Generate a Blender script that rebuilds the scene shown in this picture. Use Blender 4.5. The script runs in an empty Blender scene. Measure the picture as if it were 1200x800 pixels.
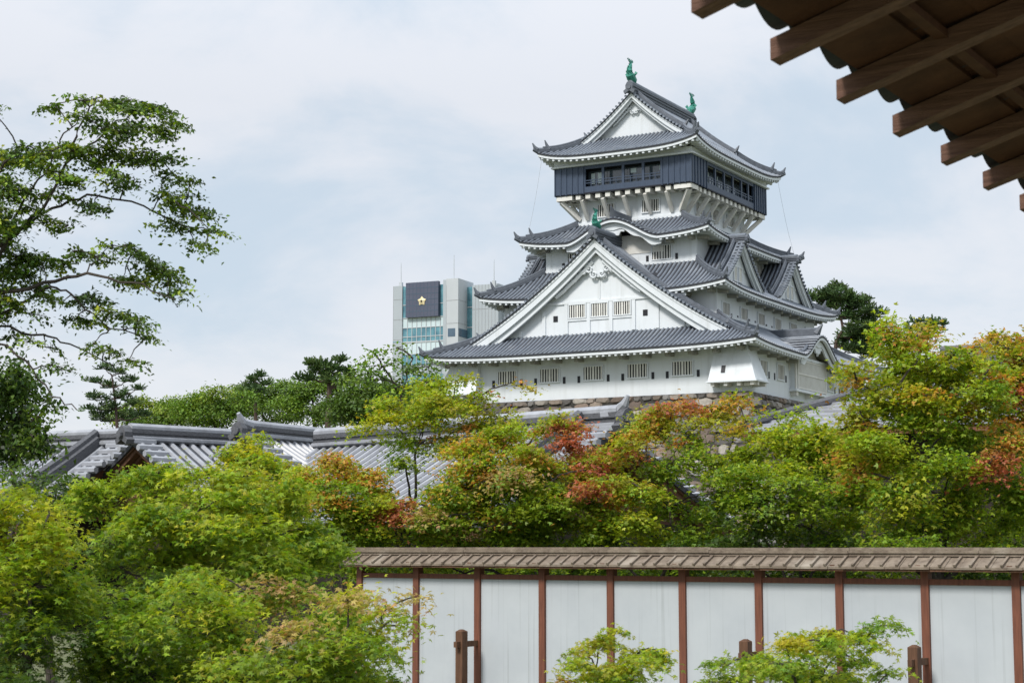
import bpy, math, random
import numpy as np
from mathutils import Vector, Matrix

random.seed(7)
rng = np.random.default_rng(11)
S = bpy.context.scene
R = math.radians
COL = S.collection

# ------------------------------------------------------------------ camera, world, sun, exposure
CZ = 2.05                       # eye height above the garden ground
FPX = 2043.0                    # focal length in pixels of a 1200 px wide frame
PITCH = math.atan(241 / FPX)
cam_d = bpy.data.cameras.new('camera')
cam = bpy.data.objects.new('camera', cam_d)
COL.objects.link(cam)
cam.location = (0, 0, CZ)
cam.rotation_euler = (math.pi / 2 + PITCH, 0, 0)
cam_d.sensor_width = 36
cam_d.lens = FPX / 1200 * 36
cam_d.clip_start = 0.1
cam_d.clip_end = 9000
cam_d.dof.use_dof = True
cam_d.dof.focus_distance = 110
cam_d.dof.aperture_fstop = 9
S.camera = cam

SUN_DIR = Vector((-0.55, -0.66, 0.86)).normalized()    # towards the sun
wd = bpy.data.worlds.new('World')
S.world = wd
wd.use_nodes = True
nt = wd.node_tree
nt.nodes.clear()


def nn(t, typ, **kw):
    n = t.nodes.new(typ)
    for k, v in kw.items():
        setattr(n, k, v)
    return n


w_out = nn(nt, 'ShaderNodeOutputWorld')
w_bg = nn(nt, 'ShaderNodeBackground')
w_bg.inputs['Strength'].default_value = 0.1
w_sky = nn(nt, 'ShaderNodeTexSky', sky_type='NISHITA')
w_sky.sun_disc = False
w_sky.sun_elevation = math.asin(SUN_DIR.z)
w_sky.sun_rotation = math.atan2(SUN_DIR.x, SUN_DIR.y)
w_sky.air_density = 1.0
w_sky.dust_density = 1.5
w_tc = nn(nt, 'ShaderNodeTexCoord')
w_map = nn(nt, 'ShaderNodeMapping')
w_map.inputs['Scale'].default_value = (1.0, 1.0, 2.1)
w_map.inputs['Location'].default_value = (3.1, 0.4, 1.7)
w_n1 = nn(nt, 'ShaderNodeTexNoise')
w_n1.inputs['Scale'].default_value = 5.0
w_n1.inputs['Detail'].default_value = 7
w_n1.inputs['Roughness'].default_value = 0.57
w_n1.inputs['Distortion'].default_value = 0.25
w_r1 = nn(nt, 'ShaderNodeMapRange')
w_r1.inputs['From Min'].default_value = 0.36
w_r1.inputs['From Max'].default_value = 0.62
w_r1.inputs['To Min'].default_value = 0.0
w_r1.inputs['To Max'].default_value = 1.0
w_r1.interpolation_type = 'SMOOTHSTEP'
w_cc = nn(nt, 'ShaderNodeMix', data_type='RGBA')       # grey-blue cloud to white cloud
w_cc.inputs['A'].default_value = (5.25, 6.1, 7.0, 1)
w_cc.inputs['B'].default_value = (7.0, 7.2, 7.65, 1)
w_sep = nn(nt, 'ShaderNodeSeparateXYZ')
w_zen = nn(nt, 'ShaderNodeMapRange')                    # an overcast sky is brighter overhead
w_zen.inputs['From Min'].default_value = 0.25
w_zen.inputs['From Max'].default_value = 1.0
w_zen.inputs['To Min'].default_value = 1.0
w_zen.inputs['To Max'].default_value = 2.1
w_mul = nn(nt, 'ShaderNodeVectorMath', operation='SCALE')
w_mix = nn(nt, 'ShaderNodeMix', data_type='RGBA')
w_mix.inputs['Factor'].default_value = 0.88
lk = nt.links.new
lk(w_tc.outputs['Generated'], w_map.inputs['Vector'])
lk(w_map.outputs['Vector'], w_n1.inputs['Vector'])
lk(w_n1.outputs['Fac'], w_r1.inputs['Value'])
lk(w_r1.outputs['Result'], w_cc.inputs['Factor'])
lk(w_tc.outputs['Generated'], w_sep.inputs['Vector'])
lk(w_sep.outputs['Z'], w_zen.inputs['Value'])
lk(w_cc.outputs['Result'], w_mul.inputs['Vector'])
lk(w_zen.outputs['Result'], w_mul.inputs['Scale'])
lk(w_sky.outputs['Color'], w_mix.inputs['A'])
lk(w_mul.outputs['Vector'], w_mix.inputs['B'])
lk(w_mix.outputs['Result'], w_bg.inputs['Color'])
lk(w_bg.outputs['Background'], w_out.inputs['Surface'])

sun_d = bpy.data.lights.new('sun', 'SUN')
sun_d.energy = 2.9
sun_d.angle = R(12)
sun_d.color = (1.0, 0.96, 0.9)
sun = bpy.data.objects.new('sun', sun_d)
COL.objects.link(sun)
sun.rotation_euler = SUN_DIR.to_track_quat('Z', 'Y').to_euler()
sun.location = (0, 0, 60)

S.view_settings.view_transform = 'Standard'
S.view_settings.look = 'None'
S.view_settings.exposure = 0.28
S.view_settings.gamma = 1.0
S.view_settings.use_curve_mapping = False
S.render.engine = 'CYCLES'
S.cycles.max_bounces = 6
S.cycles.diffuse_bounces = 3
S.cycles.transmission_bounces = 4
S.cycles.transparent_max_bounces = 6

# ------------------------------------------------------------------ pixel rays -> places in the world
_F = np.array([0, math.cos(PITCH), math.sin(PITCH)])
_U = np.array([0, -math.sin(PITCH), math.cos(PITCH)])


def ray(px, py):
    return np.array([(px - 600) / FPX, 0, 0]) + _F + _U * (400 - py) / FPX


def at(px, py, dep):
    """point seen at (px, py) standing at distance dep along world y"""
    d = ray(px, py)
    return np.array([0, 0, CZ]) + d * dep / d[1]


def at_z(px, py, z):
    d = ray(px, py)
    return np.array([0, 0, CZ]) + d * (z - CZ) / d[2]


# ------------------------------------------------------------------ helpers: meshes and objects
class MB:
    def __init__(s):
        s.v, s.f = [], []

    def add(s, vs, fs):
        o = len(s.v)
        s.v += [tuple(map(float, p)) for p in vs]
        s.f += [tuple(i + o for i in f) for f in fs]
        return s

    def box(s, lo, hi):
        x0, y0, z0 = lo
        x1, y1, z1 = hi
        return s.hexa([(x0, y0, z0), (x1, y0, z0), (x1, y1, z0), (x0, y1, z0),
                       (x0, y0, z1), (x1, y0, z1), (x1, y1, z1), (x0, y1, z1)])

    def hexa(s, p):
        return s.add(p, [(0, 3, 2, 1), (4, 5, 6, 7), (0, 1, 5, 4), (1, 2, 6, 5), (2, 3, 7, 6), (3, 0, 4, 7)])

    def beam(s, a, b, w, h, up=(0, 0, 1)):
        """square bar from a to b, w wide and h high (axis in the middle)"""
        a, b = Vector(a), Vector(b)
        d = (b - a).normalized()
        sd = d.cross(Vector(up))
        sd = sd.normalized() if sd.length > 1e-6 else Vector((1, 0, 0))
        u = sd.cross(d).normalized()
        q = []
        for c in (a, b):
            for i, j in ((-1, -1), (1, -1), (1, 1), (-1, 1)):
                q.append(c + sd * (i * w / 2) + u * (j * h / 2))
        return s.add(q, [(0, 1, 2, 3), (4, 7, 6, 5), (0, 4, 5, 1), (1, 5, 6, 2), (2, 6, 7, 3), (3, 7, 4, 0)])

    def tube(s, pts, rad, n=6, sx=1.0, sz=1.0, cap=True):
        pts = [Vector(p) for p in pts]
        m = len(pts)
        if not hasattr(rad, '__len__'):
            rad = [rad] * m
        vs, fs = [], []
        for i, p in enumerate(pts):
            d = (pts[min(i + 1, m - 1)] - pts[max(i - 1, 0)])
            d = d.normalized() if d.length > 1e-9 else Vector((0, 0, 1))
            ref = Vector((0, 0, 1)) if abs(d.z) < 0.95 else Vector((1, 0, 0))
            a = d.cross(ref).normalized()
            b = a.cross(d)
            for k in range(n):
                t = 2 * math.pi * (k + .5) / n
                vs.append(p + a * (math.cos(t) * rad[i] * sx) + b * (math.sin(t) * rad[i] * sz))
        for i in range(m - 1):
            for k in range(n):
                fs.append((i * n + k, i * n + (k + 1) % n, (i + 1) * n + (k + 1) % n, (i + 1) * n + k))
        if cap:
            fs.append(tuple(range(n - 1, -1, -1)))
            fs.append(tuple((m - 1) * n + k for k in range(n)))
        return s.add(vs, fs)

    def rib(s, pts, side, r, cap=True, up=(0, 0, 1), k=1.0):
        """half-round tile row along pts"""
        if len(pts) < 2:
            return s
        vs, fs = [], []
        sd, u = Vector(side), Vector(up)
        for p in pts:
            p = Vector(p)
            for a in (0, 50, 90, 130, 180):
                vs.append(p + sd * (math.cos(R(a)) * r) + u * (math.sin(R(a)) * r * k))
        for i in range(len(pts) - 1):
            for j in range(4):
                fs.append((i * 5 + j, i * 5 + j + 1, i * 5 + j + 6, i * 5 + j + 5))
        if cap:
            o = (len(pts) - 1) * 5
            fs.append(tuple(o + j for j in range(5)))
            fs.append((4, 3, 2, 1, 0))
        return s.add(vs, fs)

    def grid(s, P, flip=False):
        n, m = len(P), len(P[0])
        fs = []
        for i in range(n - 1):
            for j in range(m - 1):
                q = (i * m + j, i * m + j + 1, (i + 1) * m + j + 1, (i + 1) * m + j)
                fs.append(q[::-1] if flip else q)
        return s.add([p for row in P for p in row], fs)

    def prism(s, poly, ext):
        """closed polygon (list of 3-D points) pushed along ext"""
        n = len(poly)
        e = Vector(ext)
        vs = [Vector(p) for p in poly] + [Vector(p) + e for p in poly]
        fs = [tuple(range(n)), tuple(range(2 * n - 1, n - 1, -1))]
        fs += [(i, i + n, (i + 1) % n + n, (i + 1) % n) for i in range(n)]
        return s.add(vs, fs)

    def strip(s, top, bot, ext):
        """band between two polylines (same length), given thickness ext"""
        e = Vector(ext)
        n = len(top)
        vs = [Vector(p) for p in top] + [Vector(p) for p in bot]
        vs += [v + e for v in vs]
        fs = []
        for i in range(n - 1):
            a, b, c, d = i, i + 1, n + i + 1, n + i
            fs.append((a, b, c, d))
            fs.append((2 * n + a, 2 * n + d, 2 * n + c, 2 * n + b))
            fs.append((a, 2 * n + a, 2 * n + b, b))
            fs.append((d, c, 2 * n + c, 2 * n + d))
        fs.append((0, n, 3 * n, 2 * n))
        fs.append((n - 1, 3 * n - 1, 4 * n - 1, 2 * n - 1))
        return s.add(vs, fs)

    def obj(s, name, mat, parent=None, smooth=False):
        me = bpy.data.meshes.new(name)
        me.from_pydata(s.v, [], s.f)
        me.update()
        if smooth:
            me.shade_smooth()
        return link(name, me, mat, parent)


def link(name, me, mat, parent=None):
    o = bpy.data.objects.new(name, me)
    COL.objects.link(o)
    if mat is not None and not me.materials:
        me.materials.append(mat)
    if parent is not None:
        o.parent = parent
    return o


def tag(o, label=None, cat=None, group=None, kind=None):
    if label:
        o['label'] = label
    if cat:
        o['category'] = cat
    if group:
        o['group'] = group
    if kind:
        o['kind'] = kind
    return o


def thing(name, label, cat, loc=(0, 0, 0), rz=0, group=None):
    o = bpy.data.objects.new(name, None)
    COL.objects.link(o)
    o.location = tuple(map(float, loc))
    o.rotation_euler = (0, 0, rz)
    o.empty_display_size = .5
    return tag(o, label, cat, group)


# ------------------------------------------------------------------ materials
def mat(name, col, rough=.8, spec=.3, noise=None, col2=None, bump=0, bscale=20, metallic=0, stretch=None, n2=None, c3=None):
    m = bpy.data.materials.new(name)
    m.use_nodes = True
    t = m.node_tree
    b = t.nodes['Principled BSDF']
    b.inputs['Roughness'].default_value = rough
    b.inputs['Specular IOR Level'].default_value = spec
    b.inputs['Metallic'].default_value = metallic
    b.inputs['Base Color'].default_value = (*col, 1)
    tc = t.nodes.new('ShaderNodeTexCoord')
    vec = tc.outputs['Object']
    if stretch:
        mp = t.nodes.new('ShaderNodeMapping')
        mp.inputs['Scale'].default_value = stretch
        t.links.new(vec, mp.inputs['Vector'])
        vec = mp.outputs['Vector']
    if noise:
        n = t.nodes.new('ShaderNodeTexNoise')
        n.inputs['Scale'].default_value = noise
        n.inputs['Detail'].default_value = 6
        n.inputs['Roughness'].default_value = .6
        t.links.new(vec, n.inputs['Vector'])
        mr = t.nodes.new('ShaderNodeMapRange')
        mr.inputs['From Min'].default_value = .32
        mr.inputs['From Max'].default_value = .68
        t.links.new(n.outputs['Fac'], mr.inputs['Value'])
        mx = t.nodes.new('ShaderNodeMix')
        mx.data_type = 'RGBA'
        mx.inputs['A'].default_value = (*col, 1)
        mx.inputs['B'].default_value = (*(col2 or [c * .75 for c in col]), 1)
        t.links.new(mr.outputs['Result'], mx.inputs['Factor'])
        out = mx.outputs['Result']
        if n2:
            q = t.nodes.new('ShaderNodeTexNoise')
            q.inputs['Scale'].default_value = n2
            q.inputs['Detail'].default_value = 4
            t.links.new(tc.outputs['Object'], q.inputs['Vector'])
            mq = t.nodes.new('ShaderNodeMapRange')
            mq.inputs['From Min'].default_value = .55
            mq.inputs['From Max'].default_value = .75
            t.links.new(q.outputs['Fac'], mq.inputs['Value'])
            m2 = t.nodes.new('ShaderNodeMix')
            m2.data_type = 'RGBA'
            t.links.new(out, m2.inputs['A'])
            m2.inputs['B'].default_value = (*c3, 1)
            t.links.new(mq.outputs['Result'], m2.inputs['Factor'])
            out = m2.outputs['Result']
        t.links.new(out, b.inputs['Base Color'])
    if bump:
        n = t.nodes.new('ShaderNodeTexNoise')
        n.inputs['Scale'].default_value = bscale
        n.inputs['Detail'].default_value = 4
        t.links.new(vec, n.inputs['Vector'])
        bp = t.nodes.new('ShaderNodeBump')
        bp.inputs['Strength'].default_value = bump
        bp.inputs['Distance'].default_value = .02
        t.links.new(n.outputs['Fac'], bp.inputs['Height'])
        t.links.new(bp.outputs['Normal'], b.inputs['Normal'])
    return m


def leaf_mat(name, trans=.38, rough=.5):
    """leaf colour comes from a per-leaf colour attribute"""
    m = bpy.data.materials.new(name)
    m.use_nodes = True
    t = m.node_tree
    b = t.nodes['Principled BSDF']
    a = t.nodes.new('ShaderNodeAttribute')
    a.attribute_name = 'leaf_colour'
    b.inputs['Roughness'].default_value = rough
    b.inputs['Specular IOR Level'].default_value = .35
    t.links.new(a.outputs['Color'], b.inputs['Base Color'])
    tr = t.nodes.new('ShaderNodeBsdfTranslucent')
    g = t.nodes.new('ShaderNodeMix')
    g.data_type = 'RGBA'
    g.blend_type = 'MULTIPLY'
    g.inputs['Factor'].default_value = 1
    g.inputs['B'].default_value = (1.5, 1.5, .75, 1)
    t.links.new(a.outputs['Color'], g.inputs['A'])
    t.links.new(g.outputs['Result'], tr.inputs['Color'])
    mx = t.nodes.new('ShaderNodeMixShader')
    mx.inputs['Fac'].default_value = trans
    t.links.new(b.outputs['BSDF'], mx.inputs[1])
    t.links.new(tr.outputs['BSDF'], mx.inputs[2])
    t.links.new(mx.outputs['Shader'], t.nodes['Material Output'].inputs['Surface'])
    return m


def attr_mat(name, attr, rough=.85, bump=.6, bscale=4):
    m = bpy.data.materials.new(name)
    m.use_nodes = True
    t = m.node_tree
    b = t.nodes['Principled BSDF']
    a = t.nodes.new('ShaderNodeAttribute')
    a.attribute_name = attr
    n = t.nodes.new('ShaderNodeTexNoise')
    n.inputs['Scale'].default_value = bscale
    n.inputs['Detail'].default_value = 6
    tc = t.nodes.new('ShaderNodeTexCoord')
    t.links.new(tc.outputs['Object'], n.inputs['Vector'])
    mr = t.nodes.new('ShaderNodeMapRange')
    mr.inputs['To Min'].default_value = .55
    mr.inputs['To Max'].default_value = 1.4
    t.links.new(n.outputs['Fac'], mr.inputs['Value'])
    sc = t.nodes.new('ShaderNodeVectorMath')
    sc.operation = 'SCALE'
    t.links.new(a.outputs['Color'], sc.inputs[0])
    t.links.new(mr.outputs['Result'], sc.inputs['Scale'])
    t.links.new(sc.outputs['Vector'], b.inputs['Base Color'])
    bp = t.nodes.new('ShaderNodeBump')
    bp.inputs['Strength'].default_value = bump
    bp.inputs['Distance'].default_value = .05
    t.links.new(n.outputs['Fac'], bp.inputs['Height'])
    t.links.new(bp.outputs['Normal'], b.inputs['Normal'])
    b.inputs['Roughness'].default_value = rough
    return m


M = {}
M['plaster'] = mat('white_plaster', (.655, .685, .715), .75, .25, .35, (.61, .645, .675), .05, 6, n2=None)
M['plaster_old'] = mat('stained_plaster', (.69, .685, .66), .8, .2, 1.2, (.56, .545, .50), .1, 6)
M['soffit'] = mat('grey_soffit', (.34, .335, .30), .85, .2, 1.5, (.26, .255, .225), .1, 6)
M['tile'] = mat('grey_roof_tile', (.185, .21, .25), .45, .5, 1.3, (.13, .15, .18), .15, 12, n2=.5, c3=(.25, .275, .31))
M['tile_dark'] = mat('pan_tile', (.036, .038, .048), .65, .35, 1.5, (.024, .026, .032), .15, 12)  # same tile as the rows; shade of the gaps is put into this darker colour
M['ridge'] = mat('ridge_tile', (.115, .13, .155), .55, .45, 2.5, (.075, .085, .103), .3, 16)
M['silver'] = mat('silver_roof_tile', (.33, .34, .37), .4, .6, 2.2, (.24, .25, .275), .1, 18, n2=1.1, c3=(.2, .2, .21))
M['silver_dark'] = mat('silver_pan_shade_tone', (.05, .053, .062), .55, .4, 2.5, (.03, .033, .04), .1, 18)  # silver pans coloured darker to stand for shade between the rows
M['silver_ridge'] = mat('silver_ridge_stack', (.12, .123, .135), .55, .4, 14, (.05, .05, .055), .3, 18, stretch=(1, 1, 4))
M['navy'] = mat('dark_blue_boards', (.040, .062, .105), .45, .45, 3, (.03, .047, .082), .15, 10, stretch=(3, 3, .4))
M['navy_dark'] = mat('dark_interior', (.012, .014, .024), .6, .3, 3, (.008, .009, .015))
M['black'] = mat('window_dark', (.012, .013, .017), .5, .3, 5, (.02, .02, .024))
M['bar'] = mat('cream_bars', (.72, .715, .67), .7, .3, 2, (.62, .61, .57))
M['copper'] = mat('verdigris_copper', (.045, .27, .20), .55, .4, 3.5, (.02, .16, .125), .3, 10, n2=4, c3=(.02, .06, .05))
M['wood_red'] = mat('red_brown_wood', (.19, .07, .04), .6, .35, 6, (.115, .042, .026), .2, 20, stretch=(6, 6, .5))
M['wood_brown'] = mat('brown_wood', (.135, .068, .038), .7, .3, 6, (.075, .037, .021), .25, 20, stretch=(6, 6, .6))
M['wood_eave'] = mat('eave_wood', (.185, .10, .07), .75, .25, 2.2, (.085, .043, .03), .35, 9, stretch=(22, 1.3, 22))
M['wood_board'] = mat('eave_board', (.105, .046, .026), .8, .2, 5, (.055, .023, .014), .2, 25)
M['shingle'] = mat('weathered_shingle', (.235, .19, .145), .75, .3, 9, (.13, .10, .075), .4, 30, n2=2.2, c3=(.31, .27, .22))
M['bark'] = mat('bark', (.075, .062, .052), .9, .2, 9, (.035, .03, .026), .6, 25)
M['bark_pine'] = mat('pine_bark', (.10, .07, .055), .9, .2, 3, (.05, .036, .03), .6, 12)
M['gold'] = mat('gilt_metal', (.72, .62, .38), .5, .4, 4, (.6, .5, .3), metallic=.2)
M['metal'] = mat('grey_metal', (.35, .36, .37), .5, .5, 3, (.28, .29, .3))
M['slate'] = mat('dark_slate_panel', (.075, .085, .125), .45, .5, .25, (.06, .068, .105))
M['clad'] = mat('grey_cladding', (.38, .415, .44), .6, .35, .12, (.33, .365, .39))
M['clad_light'] = mat('pale_cladding', (.46, .485, .505), .6, .35, .12, (.40, .425, .445))
M['spandrel'] = mat('glass_spandrel', (.55, .65, .67), .4, .5, .3, (.48, .58, .6))
M['glass_green'] = mat('green_glass', (.14, .33, .38), .12, .8, .6, (.05, .14, .19))
M['glass_dark'] = mat('dark_glass', (.045, .075, .115), .1, .8, .25, (.08, .13, .18))
M['glass'] = mat('tower_glass', (.085, .11, .135), .12, .9, 1.2, (.04, .055, .075))
M['lattice'] = mat('pale_lattice', (.66, .655, .62), .7, .3, 1.5, (.58, .57, .53))
M['leaf'] = leaf_mat('maple_leaf', .42)
M['leaf_far'] = leaf_mat('broad_leaf', .25, .55)
M['needle'] = leaf_mat('pine_needle', .12, .6)
M['stone'] = attr_mat('stone_blocks', 'leaf_colour')
M['stone_core'] = mat('stone_joint_fill', (.06, .055, .05), .95, .1, 2, (.03, .03, .028), .5, 6)


def panel_mat():
    """white limewash with faint grey drip lines running down from the rail"""
    m = mat('white_wall_panel', (.455, .485, .51), .75, .2, 1.2, (.40, .43, .46), .04, 5)
    t = m.node_tree
    b = t.nodes['Principled BSDF']
    src = b.inputs['Base Color'].links[0].from_socket
    tc = t.nodes.new('ShaderNodeTexCoord')
    mp = t.nodes.new('ShaderNodeMapping')
    mp.inputs['Scale'].default_value = (26, 26, .35)
    n = t.nodes.new('ShaderNodeTexNoise')
    n.inputs['Scale'].default_value = 1
    n.inputs['Detail'].default_value = 3
    t.links.new(tc.outputs['Object'], mp.inputs['Vector'])
    t.links.new(mp.outputs['Vector'], n.inputs['Vector'])
    mr = t.nodes.new('ShaderNodeMapRange')
    mr.inputs['From Min'].default_value = .58
    mr.inputs['From Max'].default_value = .74
    mr.inputs['To Max'].default_value = .75
    t.links.new(n.outputs['Fac'], mr.inputs['Value'])
    n2 = t.nodes.new('ShaderNodeTexNoise')
    n2.inputs['Scale'].default_value = 1.7
    t.links.new(tc.outputs['Object'], n2.inputs['Vector'])
    ml = t.nodes.new('ShaderNodeMath')
    ml.operation = 'MULTIPLY'
    t.links.new(mr.outputs['Result'], ml.inputs[0])
    t.links.new(n2.outputs['Fac'], ml.inputs[1])
    mx = t.nodes.new('ShaderNodeMix')
    mx.data_type = 'RGBA'
    t.links.new(src, mx.inputs['A'])
    mx.inputs['B'].default_value = (.19, .20, .20, 1)
    t.links.new(ml.outputs['Value'], mx.inputs['Factor'])
    t.links.new(mx.outputs['Result'], b.inputs['Base Color'])
    return m


M['dark_wall'] = mat('dark_boarded_wall', (.035, .027, .022), .85, .2, 2, (.02, .017, .014))
M['panel'] = panel_mat()


def weather(m, scale, dark, lo, hi, amt):
    t = m.node_tree
    b = t.nodes['Principled BSDF']
    src = b.inputs['Base Color'].links[0].from_socket
    tc = t.nodes.new('ShaderNodeTexCoord')
    mp = t.nodes.new('ShaderNodeMapping')
    mp.inputs['Scale'].default_value = scale
    n = t.nodes.new('ShaderNodeTexNoise')
    n.inputs['Scale'].default_value = 1
    n.inputs['Detail'].default_value = 5
    n.inputs['Roughness'].default_value = .65
    t.links.new(tc.outputs['Object'], mp.inputs['Vector'])
    t.links.new(mp.outputs['Vector'], n.inputs['Vector'])
    mr = t.nodes.new('ShaderNodeMapRange')
    mr.inputs['From Min'].default_value = lo
    mr.inputs['From Max'].default_value = hi
    mr.inputs['To Max'].default_value = amt
    t.links.new(n.outputs['Fac'], mr.inputs['Value'])
    mx = t.nodes.new('ShaderNodeMix')
    mx.data_type = 'RGBA'
    t.links.new(src, mx.inputs['A'])
    mx.inputs['B'].default_value = (*dark, 1)
    t.links.new(mr.outputs['Result'], mx.inputs['Factor'])
    t.links.new(mx.outputs['Result'], b.inputs['Base Color'])


weather(M['plaster'], (1.6, 1.6, .12), (.48, .50, .50), .52, .80, .75)
weather(M['tile'], (.9, .9, .9), (.33, .34, .35), .56, .75, .5)
weather(M['silver'], (5, 5, 5), (.2, .21, .22), .5, .7, .7)

# ------------------------------------------------------------------ ground
mb = MB()
seg = 72
rings = [0, 12, 30, 70, 160, 400, 1200, 3500]
vs = [(0, 0, 0)]
for r in rings[1:]:
    vs += [(r * math.cos(2 * math.pi * k / seg), r * math.sin(2 * math.pi * k / seg), 0) for k in range(seg)]
fs = [(0, 1 + k, 1 + (k + 1) % seg) for k in range(seg)]
for i in range(len(rings) - 2):
    a, b = 1 + i * seg, 1 + (i + 1) * seg
    fs += [(a + k, b + k, b + (k + 1) % seg, a + (k + 1) % seg) for k in range(seg)]
mb.add(vs, fs)
M['ground'] = mat('raked_gravel_and_moss', (.18, .175, .12), .95, .1, .35, (.10, .12, .05), .5, 40)
tag(mb.obj('ground', M['ground']), kind='structure')

# ------------------------------------------------------------------ roofs
SIDES = {'front': lambda a, b: (a, -b), 'right': lambda a, b: (b, a), 'back': lambda a, b: (-a, b), 'left': lambda a, b: (-b, -a)}


def skirt(parent, inner, outer, lift, body, sag=.3, pitch=.40, rr=.105, bumps=None, keep=None, name='roof', brackets=True, band=.22):
    """four-sided tiled roof ring: inner/outer = (half x, half y, z); body = (half x, half y) of the wall below;
    bumps[side] = (centre, half width, rise) makes an undulating gable in the eave"""
    ix, iy, iz = inner
    ox, oy, oz = outer
    bumps = bumps or {}
    pan, rib, eave, soff = MB(), MB(), MB(), MB()
    raf = MB()
    hip_list = []

    def bz(side, a):
        if side not in bumps:
            return -99
        c, hw, rise = bumps[side]
        t = abs(a - c) / hw
        if t >= 1:
            return -99
        return oz + .02 + rise * (math.cos(math.pi * t / 2) ** 2) ** .9

    for side, mp in SIDES.items():
        if side in ('front', 'back'):
            ia, oa, ib, ob, wb = ix, ox, iy, oy, body[1]
        else:
            ia, oa, ib, ob, wb = iy, oy, ix, ox, body[0]
        sv = Vector((*mp(1, 0), 0))

        def zz(a, t):
            A = ia + (oa - ia) * t
            s = min(1, abs(a) / A)
            z = iz + (oz - iz) * (t + sag * t * (1 - t)) + lift * s ** 4 * t * t
            return max(z, bz(side, a))

        def P(a, t, dz=0):
            b = ib + (ob - ib) * t
            x, y = mp(a, b)
            return (x, y, zz(a, t) + dz)
        ok = (lambda p: True) if keep is None else keep
        nt_, ns = 8, 64
        for i in range(nt_):
            t0, t1 = i / nt_, (i + 1) / nt_
            for j in range(ns):
                s0, s1 = -1 + 2 * j / ns, -1 + 2 * (j + 1) / ns
                q = []
                for t, s in ((t0, s0), (t1, s0), (t1, s1), (t0, s1)):
                    q.append(P(s * (ia + (oa - ia) * t), t))
                if all(ok(p) for p in q):
                    pan.add(q, [(0, 1, 2, 3)])
        n = int(2 * oa / pitch)
        for k in range(n):
            a = -oa + (k + .5) * 2 * oa / n
            ts = 0 if abs(a) <= ia else (abs(a) - ia) / (oa - ia)
            if 1 - ts < .04:
                continue
            pts = [P(a, ts + (1 - ts) * i / 7) for i in range(8)]
            pts = [p for p in pts if ok(p)]
            x, y = mp(0, .04)
            if len(pts) > 1:
                pts[-1] = (pts[-1][0] + x, pts[-1][1] + y, pts[-1][2])
                rib.rib(pts, sv, rr)
                # round tile end under the rib
        # eave band, soffit
        na = 80
        segs = []
        cur = []
        for j in range(na + 1):
            s = -1 + 2 * j / na
            if ok(P(s * oa, 1)):
                cur.append(s)
            else:
                if len(cur) > 1:
                    segs.append(cur)
                cur = []
        if len(cur) > 1:
            segs.append(cur)
        ze = lambda s: zz(s * oa, 1)
        for sg in segs:
            def line(b, dz):
                res = []
                for s in sg:
                    A = oa - (ob - b)
                    x, y = mp(s * A, b)
                    res.append((x, y, ze(s) + dz))
                return res
            L0 = line(ob, 0)
            L1 = line(ob, -.13)
            L2 = line(ob - .05, -.13)
            L3 = line(ob - .05, -.13 - band)
            L4 = line(ob - .3, -.13 - band)
            L5 = line(ob - .3, .06 - band)
            L6 = [(p[0], p[1], p[2] + .06) for p in line(wb - .05, .06 - band + (ob - .3 - wb) * .12)]
            pan.grid([L0, L1])
            pan.grid([L1, L2])
            eave.grid([L2, L3, L4, L5])
            soff.grid([L5, L6])
            hi = line(ob, -.02)
        # rafters and bracket arms
        nr = int(2 * (oa - .4) / .56)
        for k in range(nr + 1):
            a = -(oa - .4) + k * 2 * (oa - .4) / nr
            if side in bumps and abs(a - bumps[side][0]) < bumps[side][1] * 1.02:
                continue
            if not ok(P(a, 1)):
                continue
            z1 = ze(a / oa) - .13 - band
            A = oa - (ob - wb)
            a2 = max(-A, min(A, a))
            p1 = mp(a, ob - .11)
            p2 = mp(a2, wb - .03)
            z2 = z1 + .06 + (ob - .3 - wb) * .12
            raf.beam((*p1, z1 - .075), (*p2, z2 - .03), .2, .2)
        if brackets:
            A = wb * 0 + (body[0] if side in ('front', 'back') else body[1])
            nb = max(2, int(2 * A / 2.05))
            for k in range(nb + 1):
                a = -A + .25 + k * (2 * A - .5) / nb
                if side in bumps and abs(a - bumps[side][0]) < bumps[side][1] * .9:
                    continue
                if not ok(P(a, 1)):
                    continue
                z1 = ze(a / oa) - .13 - band - .1
                p1 = mp(a, wb + (ob - wb) * .55)
                p2 = mp(a, wb - .02)
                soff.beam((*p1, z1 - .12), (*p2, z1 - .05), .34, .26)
    # hip ridges
    for sx in (-1, 1):
        for sy in (-1, 1):
            pts = []
            for i in range(9):
                t = .02 + .98 * i / 8
                x, y = ix + (ox - ix) * t, iy + (oy - iy) * t
                z = iz + (oz - iz) * (t + sag * t * (1 - t)) + lift * t * t
                pts.append((sx * x, sy * y, z + .16))
            if keep is not None and not keep(pts[0]):
                pass
            hips = MB()
            hip_list.append(hips)
            e = pts[-1]
            pts.append((e[0] + sx * .25, e[1] + sy * .25, e[2] + .12))
            hips.tube(pts, [.24] * 9 + [.16], 6, .8, 1.15)
            hips.tube([(p[0], p[1], p[2] + .26) for p in pts[:8]], .14, 6)
            # ridge-end tile with an upturned horn at the tip and another at two thirds of the way down
            for (q, h) in ((pts[8], .7), (pts[6], .95)):
                qq = Vector(q)
                d = Vector((sx, sy, 0)).normalized()
                hips.tube([qq + d * .0 + Vector((0, 0, .1)), qq + d * .22 + Vector((0, 0, h * .45)), qq + d * .42 + Vector((0, 0, h * .95))], [.24, .15, .05], 6)
    r = rib.obj(name, M['tile'], parent)
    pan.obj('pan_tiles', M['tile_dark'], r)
    eave.obj('eave_band', M['plaster'], r)
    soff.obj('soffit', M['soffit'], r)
    raf.obj('rafter_ends', M['plaster'], r)
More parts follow.
